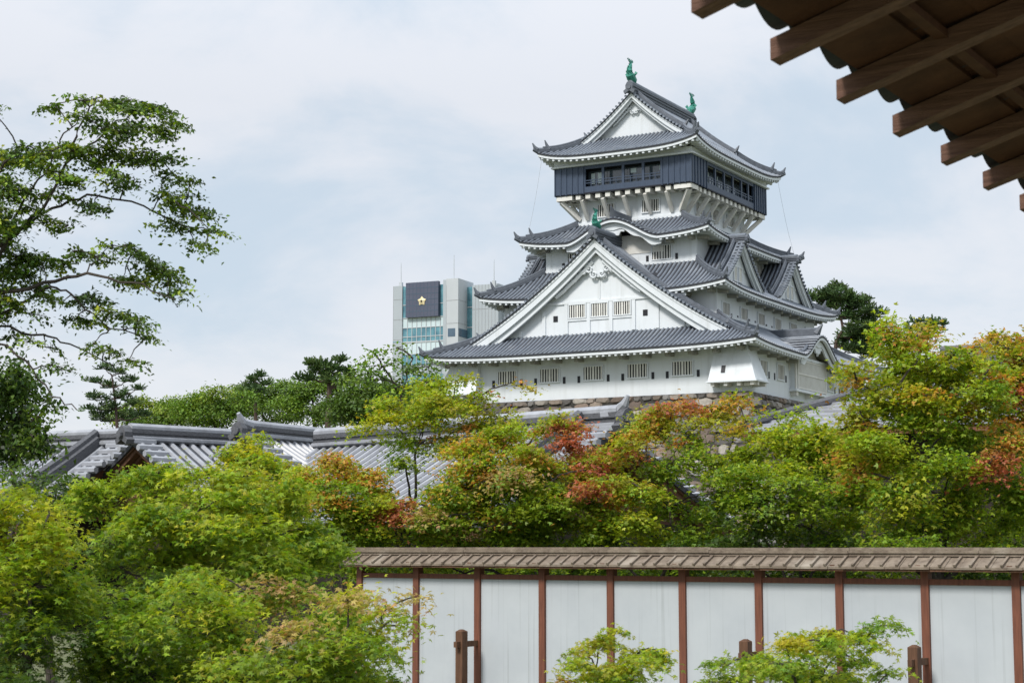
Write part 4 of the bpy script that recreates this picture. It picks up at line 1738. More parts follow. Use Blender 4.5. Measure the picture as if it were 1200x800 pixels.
def crown(lobes, D, leaf, lai, shape, spray=(.16, .34), droop=.25, flat=.28, depth=.9, jit=.32, tilt=.45, pads=1):
    """leaf sprays filling the lobes; a lobe is (px, py, rx, ry, colours, depth offset)"""
    PP, NN, SS, CC, tw = [], [], [], [], []
    for lb in split_pads(lobes, pads):
        px, py, rx, ry, keys = lb[:5]
        dd = lb[5] if len(lb) > 5 else rng.uniform(-.4, .4)
        den = lb[6] if len(lb) > 6 else 1.0
        c = at(px, py, D + dd)
        m = (D + dd) / 2057
        ax = np.array([rx * m, max(rx, ry) * m * depth, ry * m])
        lpx = leaf / m
        nl = lai * den * math.pi * rx * ry / (.34 * lpx * lpx)
        sr_ = np.mean(spray)
        per = 26
        ns = max(3, int(nl / per))
        u = rng.normal(size=(ns, 3))
        u /= np.linalg.norm(u, axis=1, keepdims=True)
        rad = rng.uniform(.12, 1, ns) ** .42
        sp = u * rad[:, None]
        sc = c + sp * ax
        turned = rng.random() < .48
        for i in range(ns):
            r_ = rng.uniform(*spray)
            out = sp[i] / (np.linalg.norm(sp[i]) + 1e-6)
            nrm = np.array([0, 0, 1.]) + out * droop + rng.normal(size=3) * .18
            nrm /= np.linalg.norm(nrm)
            k = max(4, int(per * rng.uniform(.5, 1.5)))
            q = rng.normal(size=(k, 3)) * r_ * .55
            q -= np.outer(q @ nrm, nrm) * (1 - flat)
            q[:, 2] -= (q[:, 0] ** 2 + q[:, 1] ** 2) / (r_ * 2.2) * .5
            PP.append(sc[i] + q)
            NN.append(nrm + rng.normal(size=(k, 3)) * tilt)
            SS.append(leaf * rng.uniform(.6, 1.25, k))
            # tips and tops of a lobe turn first
            kk = keys
            if '|' in keys:
                a, b_ = keys.split('|')
                pr_ = (.62 + .3 * sp[i][2]) if turned else .07
                kk = b_ if rng.random() < pr_ else a
            pal = CK[kk[rng.integers(len(kk))]]
            cb = np.array(pal[rng.integers(len(pal))])
            CC.append(cb * (1 + rng.normal(size=(k, 1)) * jit * .6 + rng.normal(size=(k, 3)) * jit * .18) * rng.uniform(.82, 1.15))
            tw.append((c, sc[i]))
    return np.vstack(PP), np.vstack(NN), np.concatenate(SS), np.clip(np.vstack(CC), .004, .6), tw


def tree(name, label, cat, group, base, D, lobes, leaf=.056, lai=3.4, shape='maple3', stems=2, tr=.06, bark='bark', lm='leaf', twigs=.45, limbs=None, zbase=0.0, fork=.3, part='crown', **kw):
    """base = (px, D) of the trunk foot on the ground"""
    f0 = at(base[0], 700, D)
    foot = np.array([f0[0], D, zbase])
    root = thing(name, label, cat, foot, 0, group)
    lobes = split_pads(lobes, kw.pop('pads', 3))
    P_, N_, S_, C_, tw = crown(lobes, D, leaf, lai, shape, **kw)
    me = leaf_mesh('crown', P_ - foot, N_, S_, C_, shape)
    link(part, me, M[lm], root)
    t = MB()
    cs = [at(l[0], l[1], D + (l[5] if len(l) > 5 else 0)) for l in lobes]
    zt = max(c[2] for c in cs)
    zmin = min(c[2] for c in cs)
    hf = zbase + max(.25, fork * (zt - zbase))
    forks = []
    mid = np.mean(cs, axis=0)
    for s in range(stems):
        f1 = foot + (mid - foot) * np.array([.35, .35, 0]) + np.array([rng.normal() * .12 * (stems > 1), rng.normal() * .12, hf - zbase])
        pts = wob(bez(foot + np.array([.05 * s, .03 * s, -.1]), (foot + f1) / 2 + rng.normal(size=3) * .05, f1, 5), .015)
        t.tube([p - foot for p in pts], np.linspace(tr * 1.15, tr * .8, 6), 7)
        forks.append(f1)
    ends = []
    order = np.argsort([np.linalg.norm(c - mid) for c in cs])
    for i in order:
        c = cs[i]
        j = int(rng.integers(len(forks)))
        src = min(forks, key=lambda f: np.linalg.norm(f - c)) if not ends else min(forks + [e for e in ends if e[2] < c[2] + .1], key=lambda f: np.linalg.norm(f - c) + (0 if any(f is g_ for g_ in forks) else .35))
        L = np.linalg.norm(c - src)
        ctrl = src + (c - src) * .45 + np.array([0, 0, .22 * L]) + rng.normal(size=3) * .04 * L
        pts = wob(bez(src, ctrl, c, 8), .018 * L)
        r0 = tr * .6 if any(src is g_ for g_ in forks) else tr * .3
        t.tube([p - foot for p in pts], np.linspace(r0, tr * .16, 9), 6)
        ends.append(c)
        ends.append(pts[5])
    for (c, s) in tw:
        if rng.random() < twigs:
            L = np.linalg.norm(s - c)
            if L < .05:
                continue
            pts = wob(bez(c, (c + s) / 2 + np.array([0, 0, .12 * L]) + rng.normal(size=3) * .06 * L, s, 4), .03 * L)
            t.tube([p - foot for p in pts], np.linspace(tr * .17, tr * .06, 5), 4, cap=False)
    if limbs:
        for (pl, r0, r1) in limbs:
            pts = [at(x, y, D + z_) for x, y, z_ in pl]
            t.tube([p - foot for p in pts], np.linspace(r0, r1, len(pts)), 6)
    t.obj('trunk', M[bark], root)
    return root


GM = 'maples in the garden'
# --- behind the white wall, from left to right
tree('maple_tree', 'green maple with an orange top left of the wall roof', 'tree', GM, (405, 0), 27.5,
     [(395, 547, 34, 17, 'l|o'), (368, 570, 40, 22, 'g|lo'), (425, 567, 34, 20, 'l|o'), (400, 585, 48, 22, 'g|o'), (350, 560, 30, 14, 'b|l'), (440, 590, 40, 20, 'b|l'), (400, 612, 50, 30, 'gb'), (447, 618, 34, 24, 'gb'), (350, 590, 30, 22, 'g|l'), (420, 655, 55, 26, 'g'), (362, 640, 40, 30, 'g')], tr=.045, lai=4.8)
tree('maple_tree', 'slender maple with thin horizontal layers of leaves in front of the long hall', 'tree', GM, (473, 0), 29.0,
     [(450, 487, 42, 11, 'b|y', .2, 1), (512, 462, 30, 14, 'b', .1, .9), (495, 492, 44, 12, 'g|l', -.2, .9), (535, 446, 26, 8, 'b|l', .2, .8), (566, 462, 24, 8, 'l|r', 0, .7),
      (470, 518, 36, 11, 'g|l', .2, .9), (468, 545, 26, 11, 'g', -.2, .9), (555, 500, 34, 10, 'l|o', .3, .9), (530, 480, 30, 9, 'l|o', -.3, .8), (612, 452, 26, 5, 'l|o', 0, .7), (430, 500, 22, 8, 'b|y', .3, .9), (500, 475, 40, 12, 'b|l', .3), (545, 475, 30, 10, 'l|o', .2), (455, 470, 26, 9, 'b', .2, .9), (520, 520, 34, 12, 'g|o', .2), (585, 490, 30, 10, 'l|r', .3), (500, 448, 26, 9, 'b', .3, .9)],
     tr=.045, stems=1, fork=.55, lai=3.1, leaf=.055)
tree('maple_tree', 'wide maple turning crimson and orange above the wall roof', 'tree', GM, (682, 0), 27.5,
     [(600, 515, 48, 20, 'b|o', .5), (648, 497, 30, 15, 'l|r', .4), (560, 540, 50, 24, 'b|o', .2), (682, 545, 46, 22, 'l|r', .3), (622, 557, 58, 26, 'g|l', 0), (560, 590, 58, 28, 'g|lo', -.1),
      (642, 606, 66, 32, 'g', -.2), (706, 604, 40, 28, 'gl', 0), (474, 598, 38, 15, 'r', -.5), (518, 618, 50, 22, 'g|p', -.2), (660, 520, 26, 11, 'r', .1), (704, 570, 44, 13, 'r|p', -.4), (590, 562, 40, 16, 'g|p', -.5),
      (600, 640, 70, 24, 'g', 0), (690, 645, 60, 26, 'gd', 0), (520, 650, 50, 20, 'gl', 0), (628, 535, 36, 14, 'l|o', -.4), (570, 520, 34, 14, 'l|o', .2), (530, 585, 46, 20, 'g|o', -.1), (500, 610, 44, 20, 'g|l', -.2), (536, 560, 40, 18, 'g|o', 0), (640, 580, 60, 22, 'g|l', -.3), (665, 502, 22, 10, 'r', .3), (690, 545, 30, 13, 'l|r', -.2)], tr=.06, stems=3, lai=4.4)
tree('maple_tree', 'airy orange maple with bare forked stems in the middle of the garden', 'tree', GM, (766, 0), 27.0,
     [(768, 503, 44, 15, 'l|o', .3), (734, 528, 40, 17, 'l|or', .1), (812, 520, 34, 14, 'g|o', .2), (832, 488, 36, 15, 'l|o', .4), (858, 470, 26, 11, 'l|o', .3), (800, 545, 50, 18, 'g|l', 0), (738, 575, 44, 22, 'l|o', -.2),
      (852, 548, 40, 20, 'g|l', .1), (780, 590, 56, 22, 'g|l', 0), (842, 592, 46, 26, 'g', .2), (752, 620, 50, 24, 'b', -.1), (820, 630, 60, 22, 'g', .1), (700, 620, 30, 22, 'g', .2), (790, 650, 70, 18, 'gd', .2), (872, 500, 24, 14, 'l|o', .2), (790, 478, 34, 10, 'o|r', .5), (768, 485, 34, 12, 'l|o', .4), (742, 508, 30, 14, 'l|o', .3)],
     tr=.045, stems=4, lai=3.4)
tree('round_shrub', 'small bright green rounded treetop against the stone base', 'shrub', None, (757, 0), 33.0,
     [(757, 494, 20, 14, 'b', 0), (750, 502, 12, 9, 'b', .1), (768, 503, 14, 9, 'b', .1)], tr=.05, stems=1, fork=.7, lai=3.4, leaf=.055)
tree('maple_tree', 'dense bright green maple below the right hand hall roof', 'tree', GM, (930, 0), 26.0,
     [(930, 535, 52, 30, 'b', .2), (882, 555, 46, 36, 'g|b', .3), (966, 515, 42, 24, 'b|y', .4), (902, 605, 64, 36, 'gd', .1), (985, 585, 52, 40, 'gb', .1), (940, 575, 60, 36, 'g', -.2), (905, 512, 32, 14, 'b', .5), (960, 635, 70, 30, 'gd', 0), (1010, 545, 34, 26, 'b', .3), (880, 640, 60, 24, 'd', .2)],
     tr=.05, stems=3, lai=3.6)
tree('young_tree', 'sparse young tree with thin bright leaves in front of the keep bay', 'tree', None, (915, 0), 28.5,
     [(905, 488, 20, 9, 'b', 0, .35), (940, 480, 12, 10, 'b', 0, .35), (918, 502, 22, 10, 'b', 0, .6), (930, 492, 9, 12, 'b', 0, .4)], tr=.03, stems=1, fork=.75, leaf=.055, lai=1.7)
tree('maple_tree', 'largest maple with tall green crown and russet tips at the right', 'tree', GM, (1105, 0), 24.0,
     [(1046, 384, 26, 15, 'b|o', .2, 1.1), (1082, 394, 34, 20, 'l|o', .1, 1.1), (1044, 406, 40, 18, 'b|l', .1, 1.1), (1030, 460, 46, 20, 'b|l', -.2, 1.1), (1085, 450, 50, 22, 'b', .1, 1.1), (1052, 428, 40, 20, 'b', 0), (1010, 440, 32, 16, 'l|o', -.1, .9), (1100, 432, 52, 22, 'b|l', .2), (1128, 440, 40, 20, 'g|o', .4), (1152, 470, 48, 26, 'g|lo', .3),
      (1062, 478, 52, 26, 'b|y', -.1), (1110, 500, 62, 34, 'g', .2), (1012, 490, 38, 20, 'l|o', -.4), (1048, 535, 56, 30, 'b', -.3), (1120, 560, 66, 36, 'g|b', 0), (1040, 590, 60, 36, 'gb', -.2), (1000, 545, 36, 20, 'l|o', -.5), (1150, 545, 42, 16, 'r', -.8), (1108, 610, 70, 34, 'gb', -.1),
      (1180, 520, 40, 34, 'g|o', .2), (1182, 590, 48, 40, 'g', .1), (1050, 640, 80, 26, 'g', 0), (1160, 645, 70, 26, 'gd', .1), (1092, 470, 40, 14, 'l|o', -.6), (1000, 512, 44, 16, 'b', -.3), (1120, 418, 30, 12, 'g|l', .2), (1150, 428, 36, 14, 'b|o', .3), (1140, 410, 18, 7, 'l|o', .3)],
     tr=.06, stems=3, lai=3.7)
tree('maple_tree', 'maple turning orange and red cut by the right picture edge', 'tree', GM, (1215, 0), 26.5,
     [(1166, 398, 22, 11, 'l|o', 0, 1.1), (1186, 404, 26, 14, 'g|o', 0, 1.1), (1160, 440, 30, 20, 'g|l', 0), (1175, 480, 34, 24, 'g|o', 0), (1192, 418, 34, 18, 'l|or', .1), (1196, 462, 32, 20, 'o|r', -.2), (1205, 440, 36, 22, 'l|o', 0), (1222, 500, 44, 40, 'g|o', 0), (1225, 400, 30, 20, 'g|o', 0), (1215, 570, 46, 50, 'g', .2), (1220, 640, 50, 40, 'g', .2)], tr=.06, stems=2, lai=3.8)
# --- undergrowth just behind the wall
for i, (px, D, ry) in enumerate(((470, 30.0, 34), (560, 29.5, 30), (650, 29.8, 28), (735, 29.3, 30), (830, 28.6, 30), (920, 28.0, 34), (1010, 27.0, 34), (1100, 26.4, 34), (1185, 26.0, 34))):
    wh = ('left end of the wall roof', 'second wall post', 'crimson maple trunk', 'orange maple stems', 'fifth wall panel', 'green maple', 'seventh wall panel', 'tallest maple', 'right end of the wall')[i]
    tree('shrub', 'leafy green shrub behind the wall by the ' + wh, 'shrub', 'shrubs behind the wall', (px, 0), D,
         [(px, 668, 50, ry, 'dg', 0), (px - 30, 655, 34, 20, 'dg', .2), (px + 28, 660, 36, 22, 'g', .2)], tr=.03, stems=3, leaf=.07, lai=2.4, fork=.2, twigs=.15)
# --- left: in front of the halls
tree('maple_tree', 'small bright green maple standing against the gable hall roof', 'tree', GM, (300, 0), 33.0,
     [(296, 520, 34, 15, 'b|y', 0), (268, 536, 26, 13, 'b', .2), (330, 545, 28, 14, 'b|y', .2), (300, 545, 48, 16, 'g|b', 0), (285, 562, 40, 14, 'g', 0), (335, 565, 30, 14, 'g', 0)], tr=.06, stems=1, fork=.6, lai=3.0, leaf=.07)
tree('maple_tree', 'broad green maple filling the left foreground with freshly green crown', 'tree', GM, (240, 0), 21.0,
     [(215, 562, 64, 26, 'b|y', .2), (160, 606, 58, 34, 'g|b', 0), (268, 578, 74, 34, 'b|l', .2), (335, 590, 52, 30, 'g|b', .3), (105, 585, 40, 22, 'g', .2), (205, 632, 80, 36, 'g|b', -.3), (300, 640, 80, 38, 'g|b', -.1), (368, 640, 40, 34, 'g', .2),
      (130, 645, 60, 36, 'gd', -.1), (250, 600, 70, 30, 'gb', -.6), (150, 562, 44, 14, 'g', .5), (330, 670, 70, 30, 'g', -.2), (180, 690, 80, 40, 'gd', 0)],
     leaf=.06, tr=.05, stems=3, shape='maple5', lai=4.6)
tree('maple_tree', 'low foreground maple with pale brown tips spreading in front of the wall panels', 'tree', GM, (330, 0), 16.5,
     [(328, 698, 64, 20, 'g|p', .2), (408, 704, 52, 18, 'b|p', .1), (262, 726, 76, 36, 'g|b', -.1), (385, 748, 72, 36, 'g|p', -.2), (175, 742, 66, 46, 'g', -.2), (448, 720, 32, 14, 'b|p', 0, .8), (300, 782, 110, 36, 'g|l', -.3), (200, 796, 90, 26, 'gd', 0), (330, 806, 110, 22, 'gd', .1), (420, 808, 60, 18, 'g', .1), (110, 770, 60, 40, 'gd', -.1), (440, 752, 28, 20, 'g|l', 0), (468, 735, 16, 7, 'b|p', .2, .4), (410, 790, 60, 26, 'g', -.1), (482, 700, 14, 4, 'p', .1, .3),
      (90, 700, 50, 30, 'g', .1), (220, 690, 60, 26, 'gb', .3)], leaf=.052, tr=.04, stems=3, shape='maple5', lai=4.6)
tree('maple_tree', 'yellow green maple at the left picture edge', 'tree', GM, (-10, 0), 15.5,
     [(18, 596, 44, 24, 'b|y', .2), (44, 640, 42, 32, 'b|y', 0), (10, 680, 48, 40, 'g|b', -.2), (30, 735, 46, 40, 'gd', 0), (-20, 640, 40, 40, 'b|y', 0), (10, 785, 60, 36, 'd', 0), (62, 605, 26, 16, 'b', .3), (70, 690, 26, 30, 'g', .2), (-25, 575, 40, 22, 'b', 0)], leaf=.052, tr=.05, stems=2, shape='maple5', lai=4.8)
tree('shrub', 'dark green shrub between the yellow maple and the brown gable', 'shrub', None, (60, 0), 27.0,
     [(50, 560, 50, 16, 'd', 0), (95, 568, 34, 12, 'dg', 0), (10, 560, 36, 14, 'd', .2), (60, 585, 60, 20, 'd', 0)], leaf=.09, tr=.04, stems=3, lai=3, shape='leaf')
tree('evergreen_tree', 'dense dark evergreen at the left edge beside the tiled hall', 'tree', None, (10, 0), 31.0,
     [(12, 462, 40, 28, 'de', 0), (34, 505, 34, 26, 'de', -.2), (10, 438, 32, 18, 'd', .2), (40, 520, 30, 20, 'de', -.3), (30, 455, 26, 16, 'd', .1), (56, 470, 16, 10, 'd', 0), (0, 515, 44, 34, 'de', .1), (45, 488, 24, 14, 'd', -.4), (-20, 480, 40, 50, 'de', 0)], leaf=.11, tr=.12, stems=1, lai=5.5, shape='leaf', spray=(.2, .4), flat=.6, tilt=.9)
# --- low maples in front of the white wall
tree('maple_shrub', 'small yellow green maple bush in front of the third wall panel', 'shrub', 'maple bushes before the wall', (715, 0), 18.5,
     [(698, 756, 30, 13, 'l|o', 0), (742, 775, 38, 17, 'b|y', -.1), (692, 785, 44, 14, 'b|l', .1), (775, 768, 13, 12, 'b|y', 0, .8), (652, 795, 18, 7, 'l|o', 0, .8), (722, 800, 60, 16, 'g', 0), (720, 742, 16, 8, 'b|y', 0, .8)], tr=.03, stems=3, shape='maple5', leaf=.047, lai=4.2, spray=(.09, .2))
tree('maple_shrub', 'larger fresh green maple bush in front of the right wall panels', 'shrub', 'maple bushes before the wall', (950, 0), 17.5,
     [(945, 752, 48, 18, 'b|y', 0), (908, 780, 44, 14, 'g|b', -.1), (992, 765, 46, 20, 'g|b', .1), (1034, 733, 26, 9, 'g|b', 0, .9), (1015, 750, 30, 12, 'b', 0), (945, 790, 100, 20, 'gb', 0), (852, 780, 24, 10, 'g', 0, .8), (1040, 790, 26, 10, 'g', 0, .7), (928, 748, 20, 9, 'b|y', 0, .9), (855, 800, 34, 10, 'g', 0)], tr=.035, stems=4, shape='maple5', leaf=.047, lai=4.2, spray=(.09, .2))

# --- tall tree reaching in from the left
TL = [((-80, 470), (-20, 330), (10, 280), (51, 244), (77, 192), (128, 151), (169, 121)), ((10, 282), (61, 244), (102, 228), (154, 236), (205, 259), (250, 274)),
      ((-60, 420), (-10, 350), (51, 331), (102, 320), (154, 331), (205, 351)), ((-40, 400), (20, 358), (60, 336), (84, 345), (120, 378), (169, 397)),
      ((-50, 440), (0, 382), (51, 392), (82, 403), (133, 428)), ((-50, 460), (0, 403), (31, 423), (61, 465), (90, 480)), ((-70, 450), (-30, 300), (0, 200), (20, 172), (50, 178)), ((77, 192), (90, 160), (105, 125), (120, 112)), ((0, 290), (30, 230), (60, 190), (70, 165))]
TD = 16.0
lobes = [(150, 125, 40, 13, 'dg'), (190, 128, 16, 8, 'd', 0, .7), (105, 120, 28, 10, 'dg', .2, .8), (120, 150, 46, 14, 'dg'), (165, 155, 40, 12, 'd', .2), (200, 150, 16, 8, 'd', 0, .8), (85, 178, 46, 13, 'gd'), (135, 180, 46, 12, 'dg'), (180, 185, 36, 10, 'd'), (75, 205, 38, 12, 'gd'), (125, 205, 38, 10, 'd'),
         (205, 210, 24, 8, 'd', .2), (200, 232, 32, 9, 'd', 0), (222, 248, 30, 9, 'd'), (246, 270, 16, 4, 'd', 0, .8), (200, 262, 30, 8, 'd', .2, .8), (228, 285, 18, 7, 'd', 0, .8), (110, 240, 24, 7, 'd', 0, .6), (65, 262, 34, 9, 'd', 0, .7),
         (135, 290, 30, 8, 'd', 0, .9), (165, 305, 38, 10, 'd'), (190, 325, 30, 10, 'd'), (198, 345, 22, 9, 'd', 0, .9), (150, 330, 30, 10, 'd', .2), (100, 300, 34, 9, 'dg', 0, .8), (60, 305, 34, 10, 'd', 0, .8), (20, 300, 40, 16, 'dg'), (20, 325, 44, 14, 'd'),
         (105, 350, 32, 9, 'd', .2), (140, 372, 34, 10, 'd', 0), (160, 392, 20, 8, 'd', 0, .9), (100, 375, 28, 8, 'd', .1, .7), (120, 408, 26, 6, 'd', 0, .6), (60, 352, 30, 9, 'd', .1, .7), (20, 365, 34, 9, 'd', 0, .6), (35, 400, 40, 8, 'd', .2, .5),
         (15, 190, 40, 16, 'dg'), (40, 180, 26, 11, 'dg'), (5, 220, 40, 18, 'd'), (25, 240, 34, 12, 'd', 0, .8), (0, 265, 40, 14, 'd'), (60, 230, 26, 9, 'd', 0, .7), (-10, 128, 18, 6, 'd', 0, .8), (60, 125, 16, 8, 'd', 0, .7), (-30, 250, 50, 60, 'd'), (-30, 350, 50, 50, 'd', 0, .8), (150, 425, 20, 5, 'd', 0, .4), (70, 430, 22, 6, 'd', 0, .4)]
f0 = at(-110, 700, TD)
foot = np.array([f0[0], TD, 0.])
big = thing('zelkova_tree', 'tall dark leaved tree reaching in from the left edge with long arching branches', 'tree', foot)
lobes = [(l[0] + (6 if l[0] > 120 else 0), l[1], l[2] * 1.08, l[3] * 1.1, l[4].replace('dg', 'd').replace('gd', 'dg').replace('d', 'dddg'), *l[5:]) for l in lobes]
fan = []
for l in lobes:      # every lobe is two or three thin sprays that hang outwards
    k_ = 3 if l[2] > 25 else 2
    dd = l[5] if len(l) > 5 else rng.uniform(-.5, .5)
    den = l[6] if len(l) > 6 else 1.0
    for i in range(k_):
        fx = -1 + 2 * (i + .5) / k_
        fan.append((l[0] + fx * l[2] * .62, l[1] + fx * l[3] * .55 + rng.uniform(-.45, .45) * l[3], l[2] * rng.uniform(.38, .55), l[3] * rng.uniform(.4, .62), l[4], dd + rng.uniform(-.25, .25), den * 1.5))
P_, N_, S_, C_, tw = crown(fan, TD, .042, 3.8, 'leaf', spray=(.07, .17), droop=.4, flat=.14, depth=1.1, tilt=.5)
link('crown', leaf_mesh('crown', P_ - foot, N_, S_ * 1.15, C_, 'leaf'), M['leaf_far'], big)
lobes = fan
t = MB()
tp = [foot + np.array([0, 0, -.1]), at(-105, 560, TD), at(-85, 470, TD)]
t.tube([p - foot for p in tp], [.19, .16, .13], 8)
nodes = []
for li, pl in enumerate(TL):
    pts = [at(x, y, TD + .25 * math.sin(li * 2.1) * i / 3) for i, (x, y) in enumerate(pl)]
    fine = []
    for i in range(len(pts) - 1):
        for k in range(4):
            fine.append(pts[i] + (pts[i + 1] - pts[i]) * k / 4 + (rng.normal(size=3) * .012 if k else 0))
    fine.append(pts[-1])
    r0 = .026 if li in (0, 2, 6) else .015
    t.tube([p - foot for p in fine], np.linspace(r0, .005, len(fine)), 6)
    nodes += [(p, li) for p in fine[3:]]
NP = np.array([p for p, _ in nodes])
for lb in lobes:
    c = at(lb[0], lb[1], TD + (lb[5] if len(lb) > 5 else 0))
    d2 = np.linalg.norm(NP - c, axis=1) + .25 * np.maximum(0, NP[:, 2] - c[2] - .1)
    s = NP[int(np.argmin(d2))]
    NP = np.vstack([NP, c[None], ((s + c) / 2 + np.array([0, 0, .06 * np.linalg.norm(c - s)]))[None]])
    L = np.linalg.norm(c - s)
    t.tube([p - foot for p in wob(bez(s, (s + c) / 2 + np.array([0, 0, .15 * L]), c, 5), .03 * L)], np.linspace(.008, .0035, 6), 5)
for (c, s) in tw:
    if rng.random() < .8:
        L = np.linalg.norm(s - c)
        t.tube([p - foot for p in wob(bez(c, (c + s) / 2 + np.array([0, 0, .1 * L]), s, 3), .04 * L)], np.linspace(.0055, .0025, 4), 4, cap=False)
t.obj('trunk', M['bark'], big)

# --- distant trees on the left horizon and pines
GF = 'trees beyond the halls'
far = [(178, 480, 130, [(178, 480, 40, 14, 'h|h'), (150, 488, 30, 12, 'f|h'), (205, 480, 30, 14, 'f|h'), (180, 494, 50, 10, 'k')], 'pale green crown lowest at the left of the far tree line'),
       (250, 470, 125, [(244, 466, 34, 13, 'f|h'), (220, 474, 28, 14, 'f|h'), (278, 472, 30, 15, 'f|h'), (250, 486, 50, 14, 'kf')], 'rounded light green tree in the far line above the hall ridge'),
       (318, 470, 135, [(314, 458, 34, 12, 'f|f'), (292, 464, 28, 13, 'kf'), (340, 462, 28, 14, 'k|f'), (318, 480, 44, 15, 'k')], 'mid green tree beside the upturned ridge end in the far line'),
       (372, 470, 128, [(362, 452, 30, 12, 'k|f'), (388, 456, 26, 12, 'k|f'), (350, 470, 32, 14, 'f'), (380, 482, 40, 14, 'k')], 'taller green tree left of the dark dome shaped tree'),
       (425, 480, 105, [(428, 452, 34, 12, 'k|k'), (398, 466, 32, 13, 'k'), (455, 464, 34, 14, 'k'), (425, 476, 60, 16, 'kd'), (425, 492, 60, 12, 'd')], 'dark dome shaped evergreen in front of the far tree line'),
       (490, 480, 110, [(488, 462, 36, 16, 'f|f'), (520, 474, 36, 18, 'kf'), (500, 490, 50, 16, 'k')], 'dark green tree under the left corner of the keep roof')]
for (px, py, D, lb, lab) in far:
    tree('broadleaf_tree', lab, 'tree', GF, (px, 0), D, [(a, b, c * 1.05, d * 1.1, e) for a, b, c, d, e in lb], leaf=.22, lai=7.5, shape='leaf', tr=.3, stems=1, lm='leaf_far', spray=(.45, 1.0), flat=.4, tilt=.7, twigs=.05, fork=.5, depth=1.0, jit=.3)


def pine(label, px, D, lobes, trunk, leaf=.5, group=None, tr=.28, lai=2.2):
    """pads of upright needle tufts on a leaning trunk; trunk = [(px, py, depth offset), ...]"""
    f0 = at(trunk[0][0], 700, D)
    foot = np.array([f0[0], D, 0.])
    root = thing('pine_tree', label, 'tree', foot, 0, group)
    PP, NN, SS, CC = [], [], [], []
    t = MB()
    tp = [foot + np.array([0, 0, -.2])] + [at(x, y, D + z_) for x, y, z_ in trunk]
    fine = []
    for i in range(len(tp) - 1):
        for k in range(3):
            fine.append(tp[i] + (tp[i + 1] - tp[i]) * k / 3)
    fine.append(tp[-1])
    t.tube([p - foot for p in fine], np.linspace(tr, tr * .3, len(fine)), 7)
    m = D / 2057
    for lb in lobes:
        x, y, rx, ry = lb[:4]
        dz = lb[4] if len(lb) > 4 else rng.uniform(-1, 1) * rx * m * .6
        c = at(x, y, D + dz)
        ax = np.array([rx * m, rx * m * .8, ry * m])
        nt_ = int(lai * rx * ry * m * m / (leaf * leaf) * 3.2) + 6
        u = rng.normal(size=(nt_, 3))
        u /= np.linalg.norm(u, axis=1, keepdims=True)
        s = c + u * ax * (rng.uniform(.1, 1, nt_) ** .4)[:, None]
        for q in s:
            k = 16
            d = rng.normal(size=(k, 3))
            d /= np.linalg.norm(d, axis=1, keepdims=True)
            d[:, 2] = np.abs(d[:, 2]) * .9 + .1
            PP.append(np.repeat(q[None], k, 0))
            NN.append(d)
            SS.append(leaf * rng.uniform(.7, 1.2, k))
            cb = np.array(PINEC[rng.integers(len(PINEC))]) * rng.uniform(.8, 1.25)
            CC.append(np.repeat(cb[None], k, 0) * rng.uniform(.75, 1.25, (k, 1)))
        sidx = min(fine[2:], key=lambda p: np.linalg.norm(p - c) + max(0, p[2] - c[2]))
        L = np.linalg.norm(c - sidx)
        t.tube([p - foot for p in wob(bez(sidx, (sidx + c) / 2 + np.array([0, 0, -.08 * L]), c, 6), .04 * L)], np.linspace(tr * .38, tr * .1, 7), 5)
        for q in s[::4]:
            t.tube([c - foot, (c + q) / 2 - foot, q - foot], [tr * .1, tr * .07, tr * .04], 4, cap=False)
    pos, dr, sz, col = np.vstack(PP), np.vstack(NN), np.concatenate(SS), np.vstack(CC)
    n = len(pos)
    w = np.cross(dr, rng.normal(size=(n, 3)))
    w /= np.linalg.norm(w, axis=1, keepdims=True)
    V = np.zeros((n, 4, 3), np.float32)
    V[:, 0] = pos - w * sz[:, None] * .04
    V[:, 1] = pos + w * sz[:, None] * .04
    V[:, 2] = pos + dr * sz[:, None] + w * sz[:, None] * .09
    V[:, 3] = pos + dr * sz[:, None] - w * sz[:, None] * .09
    V -= foot
    me = bpy.data.meshes.new('crown')
    me.vertices.add(n * 4)
    me.vertices.foreach_set('co', V.reshape(-1))
    me.loops.add(n * 4)
    me.loops.foreach_set('vertex_index', np.arange(n * 4, dtype=np.int32))
    me.polygons.add(n)
    me.polygons.foreach_set('loop_start', np.arange(0, n * 4, 4, dtype=np.int32))
    me.polygons.foreach_set('loop_total', np.full(n, 4, np.int32))
    me.update(calc_edges=True)
    a = me.attributes.new('leaf_colour', 'FLOAT_COLOR', 'POINT')
    c4 = np.ones((n, 4, 4), np.float32)
    c4[:, :, :3] = col[:, None]
    a.data.foreach_set('color', c4.reshape(-1))
    link('needles', me, M['needle'], root)
    t.obj('trunk', M['bark_pine'], root)
    return root


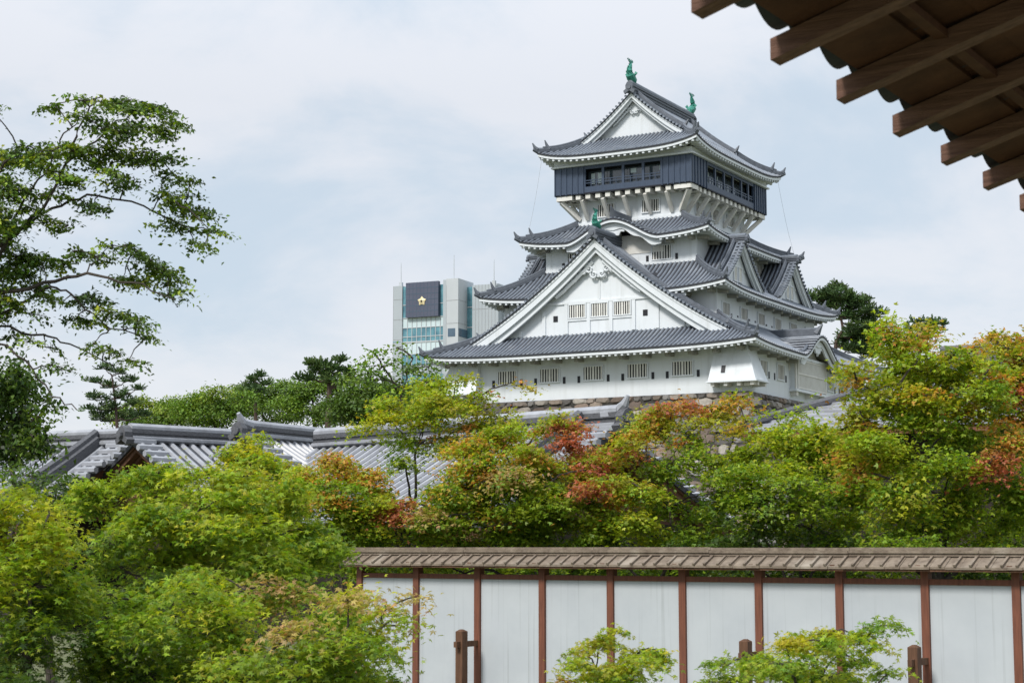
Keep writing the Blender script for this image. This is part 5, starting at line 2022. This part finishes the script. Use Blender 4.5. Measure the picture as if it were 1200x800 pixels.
pine('dark pine with a bent trunk rising behind the right end of the keep', 978, 190,
     [(985, 347, 28, 9), (962, 346, 14, 6), (1008, 356, 20, 8), (1022, 366, 14, 7), (985, 362, 24, 7), (1005, 385, 20, 10), (1018, 392, 18, 9), (995, 404, 18, 8), (1022, 405, 14, 8), (978, 338, 12, 5), (1010, 410, 20, 7), (998, 352, 22, 8), (968, 356, 14, 6), (1012, 372, 20, 8), (1026, 383, 12, 7), (990, 372, 16, 5), (1000, 396, 22, 9), (1018, 415, 16, 8), (950, 350, 8, 4)],
     [(978, 420, 0), (980, 400, 0), (988, 385, 0), (984, 365, 0), (986, 348, 0)], leaf=.7, lai=2.8)
pine('pine top showing just above the tallest maple at the right', 1085, 190,
     [(1082, 378, 18, 4), (1098, 380, 12, 3), (1090, 388, 16, 4), (1068, 386, 10, 3)], [(1085, 470, 0), (1086, 400, 0), (1086, 380, 0)], leaf=.7)
pine('ragged dark pine top above the middle of the far tree line', 385, 120,
     [(378, 426, 7, 3), (387, 431, 10, 4), (399, 424, 6, 2), (370, 433, 6, 2.5), (364, 427, 3, 1.5), (380, 440, 16, 4), (404, 437, 9, 4), (360, 444, 12, 4), (394, 447, 18, 6), (412, 446, 8, 3)], [(384, 500, 0), (386, 455, 0), (382, 427, 0)], leaf=.55, group=GF)
pine('thin pine with spiky twigs at the left of the far tree line', 300, 130,
     [(296, 446, 6, 2), (304, 441, 4, 1.6), (290, 453, 10, 2.5), (310, 450, 8, 2.5), (300, 459, 18, 4)], [(300, 500, 0), (299, 470, 0), (299, 438, 0)], leaf=.5, group=GF, tr=.2)
tree('broadleaf_tree', 'airy light green tree in front of the grey office block', 'tree', GF, (460, 0), 100,
     [(440, 414, 24, 7, 'f'), (464, 408, 20, 6, 'f'), (484, 420, 20, 7, 'f'), (502, 430, 18, 8, 'f'), (448, 430, 30, 9, 'f'), (476, 436, 30, 9, 'f'), (426, 430, 14, 6, 'f'), (510, 445, 20, 9, 'f'), (436, 445, 26, 9, 'fd'), (470, 455, 40, 12, 'fd')],
     leaf=.26, lai=2.2, shape='leaf', tr=.22, stems=1, lm='leaf_far', spray=(.5, 1.2), flat=.35, tilt=.7, twigs=.35, fork=.6)
pine('small pine with level needle pads rising over the brown gable', 134, 49,
     [(124, 432, 12, 4), (139, 437, 9, 3), (110, 447, 11, 4), (127, 452, 8, 5), (152, 446, 12, 4), (163, 455, 8, 3), (140, 462, 12, 6), (114, 466, 14, 5), (156, 472, 14, 5), (128, 476, 14, 7), (106, 482, 12, 5), (148, 488, 16, 6), (122, 490, 18, 6), (168, 486, 8, 3)], [(138, 520, 0), (136, 480, 0), (131, 440, 0)], leaf=.15, tr=.07, lai=1.9)
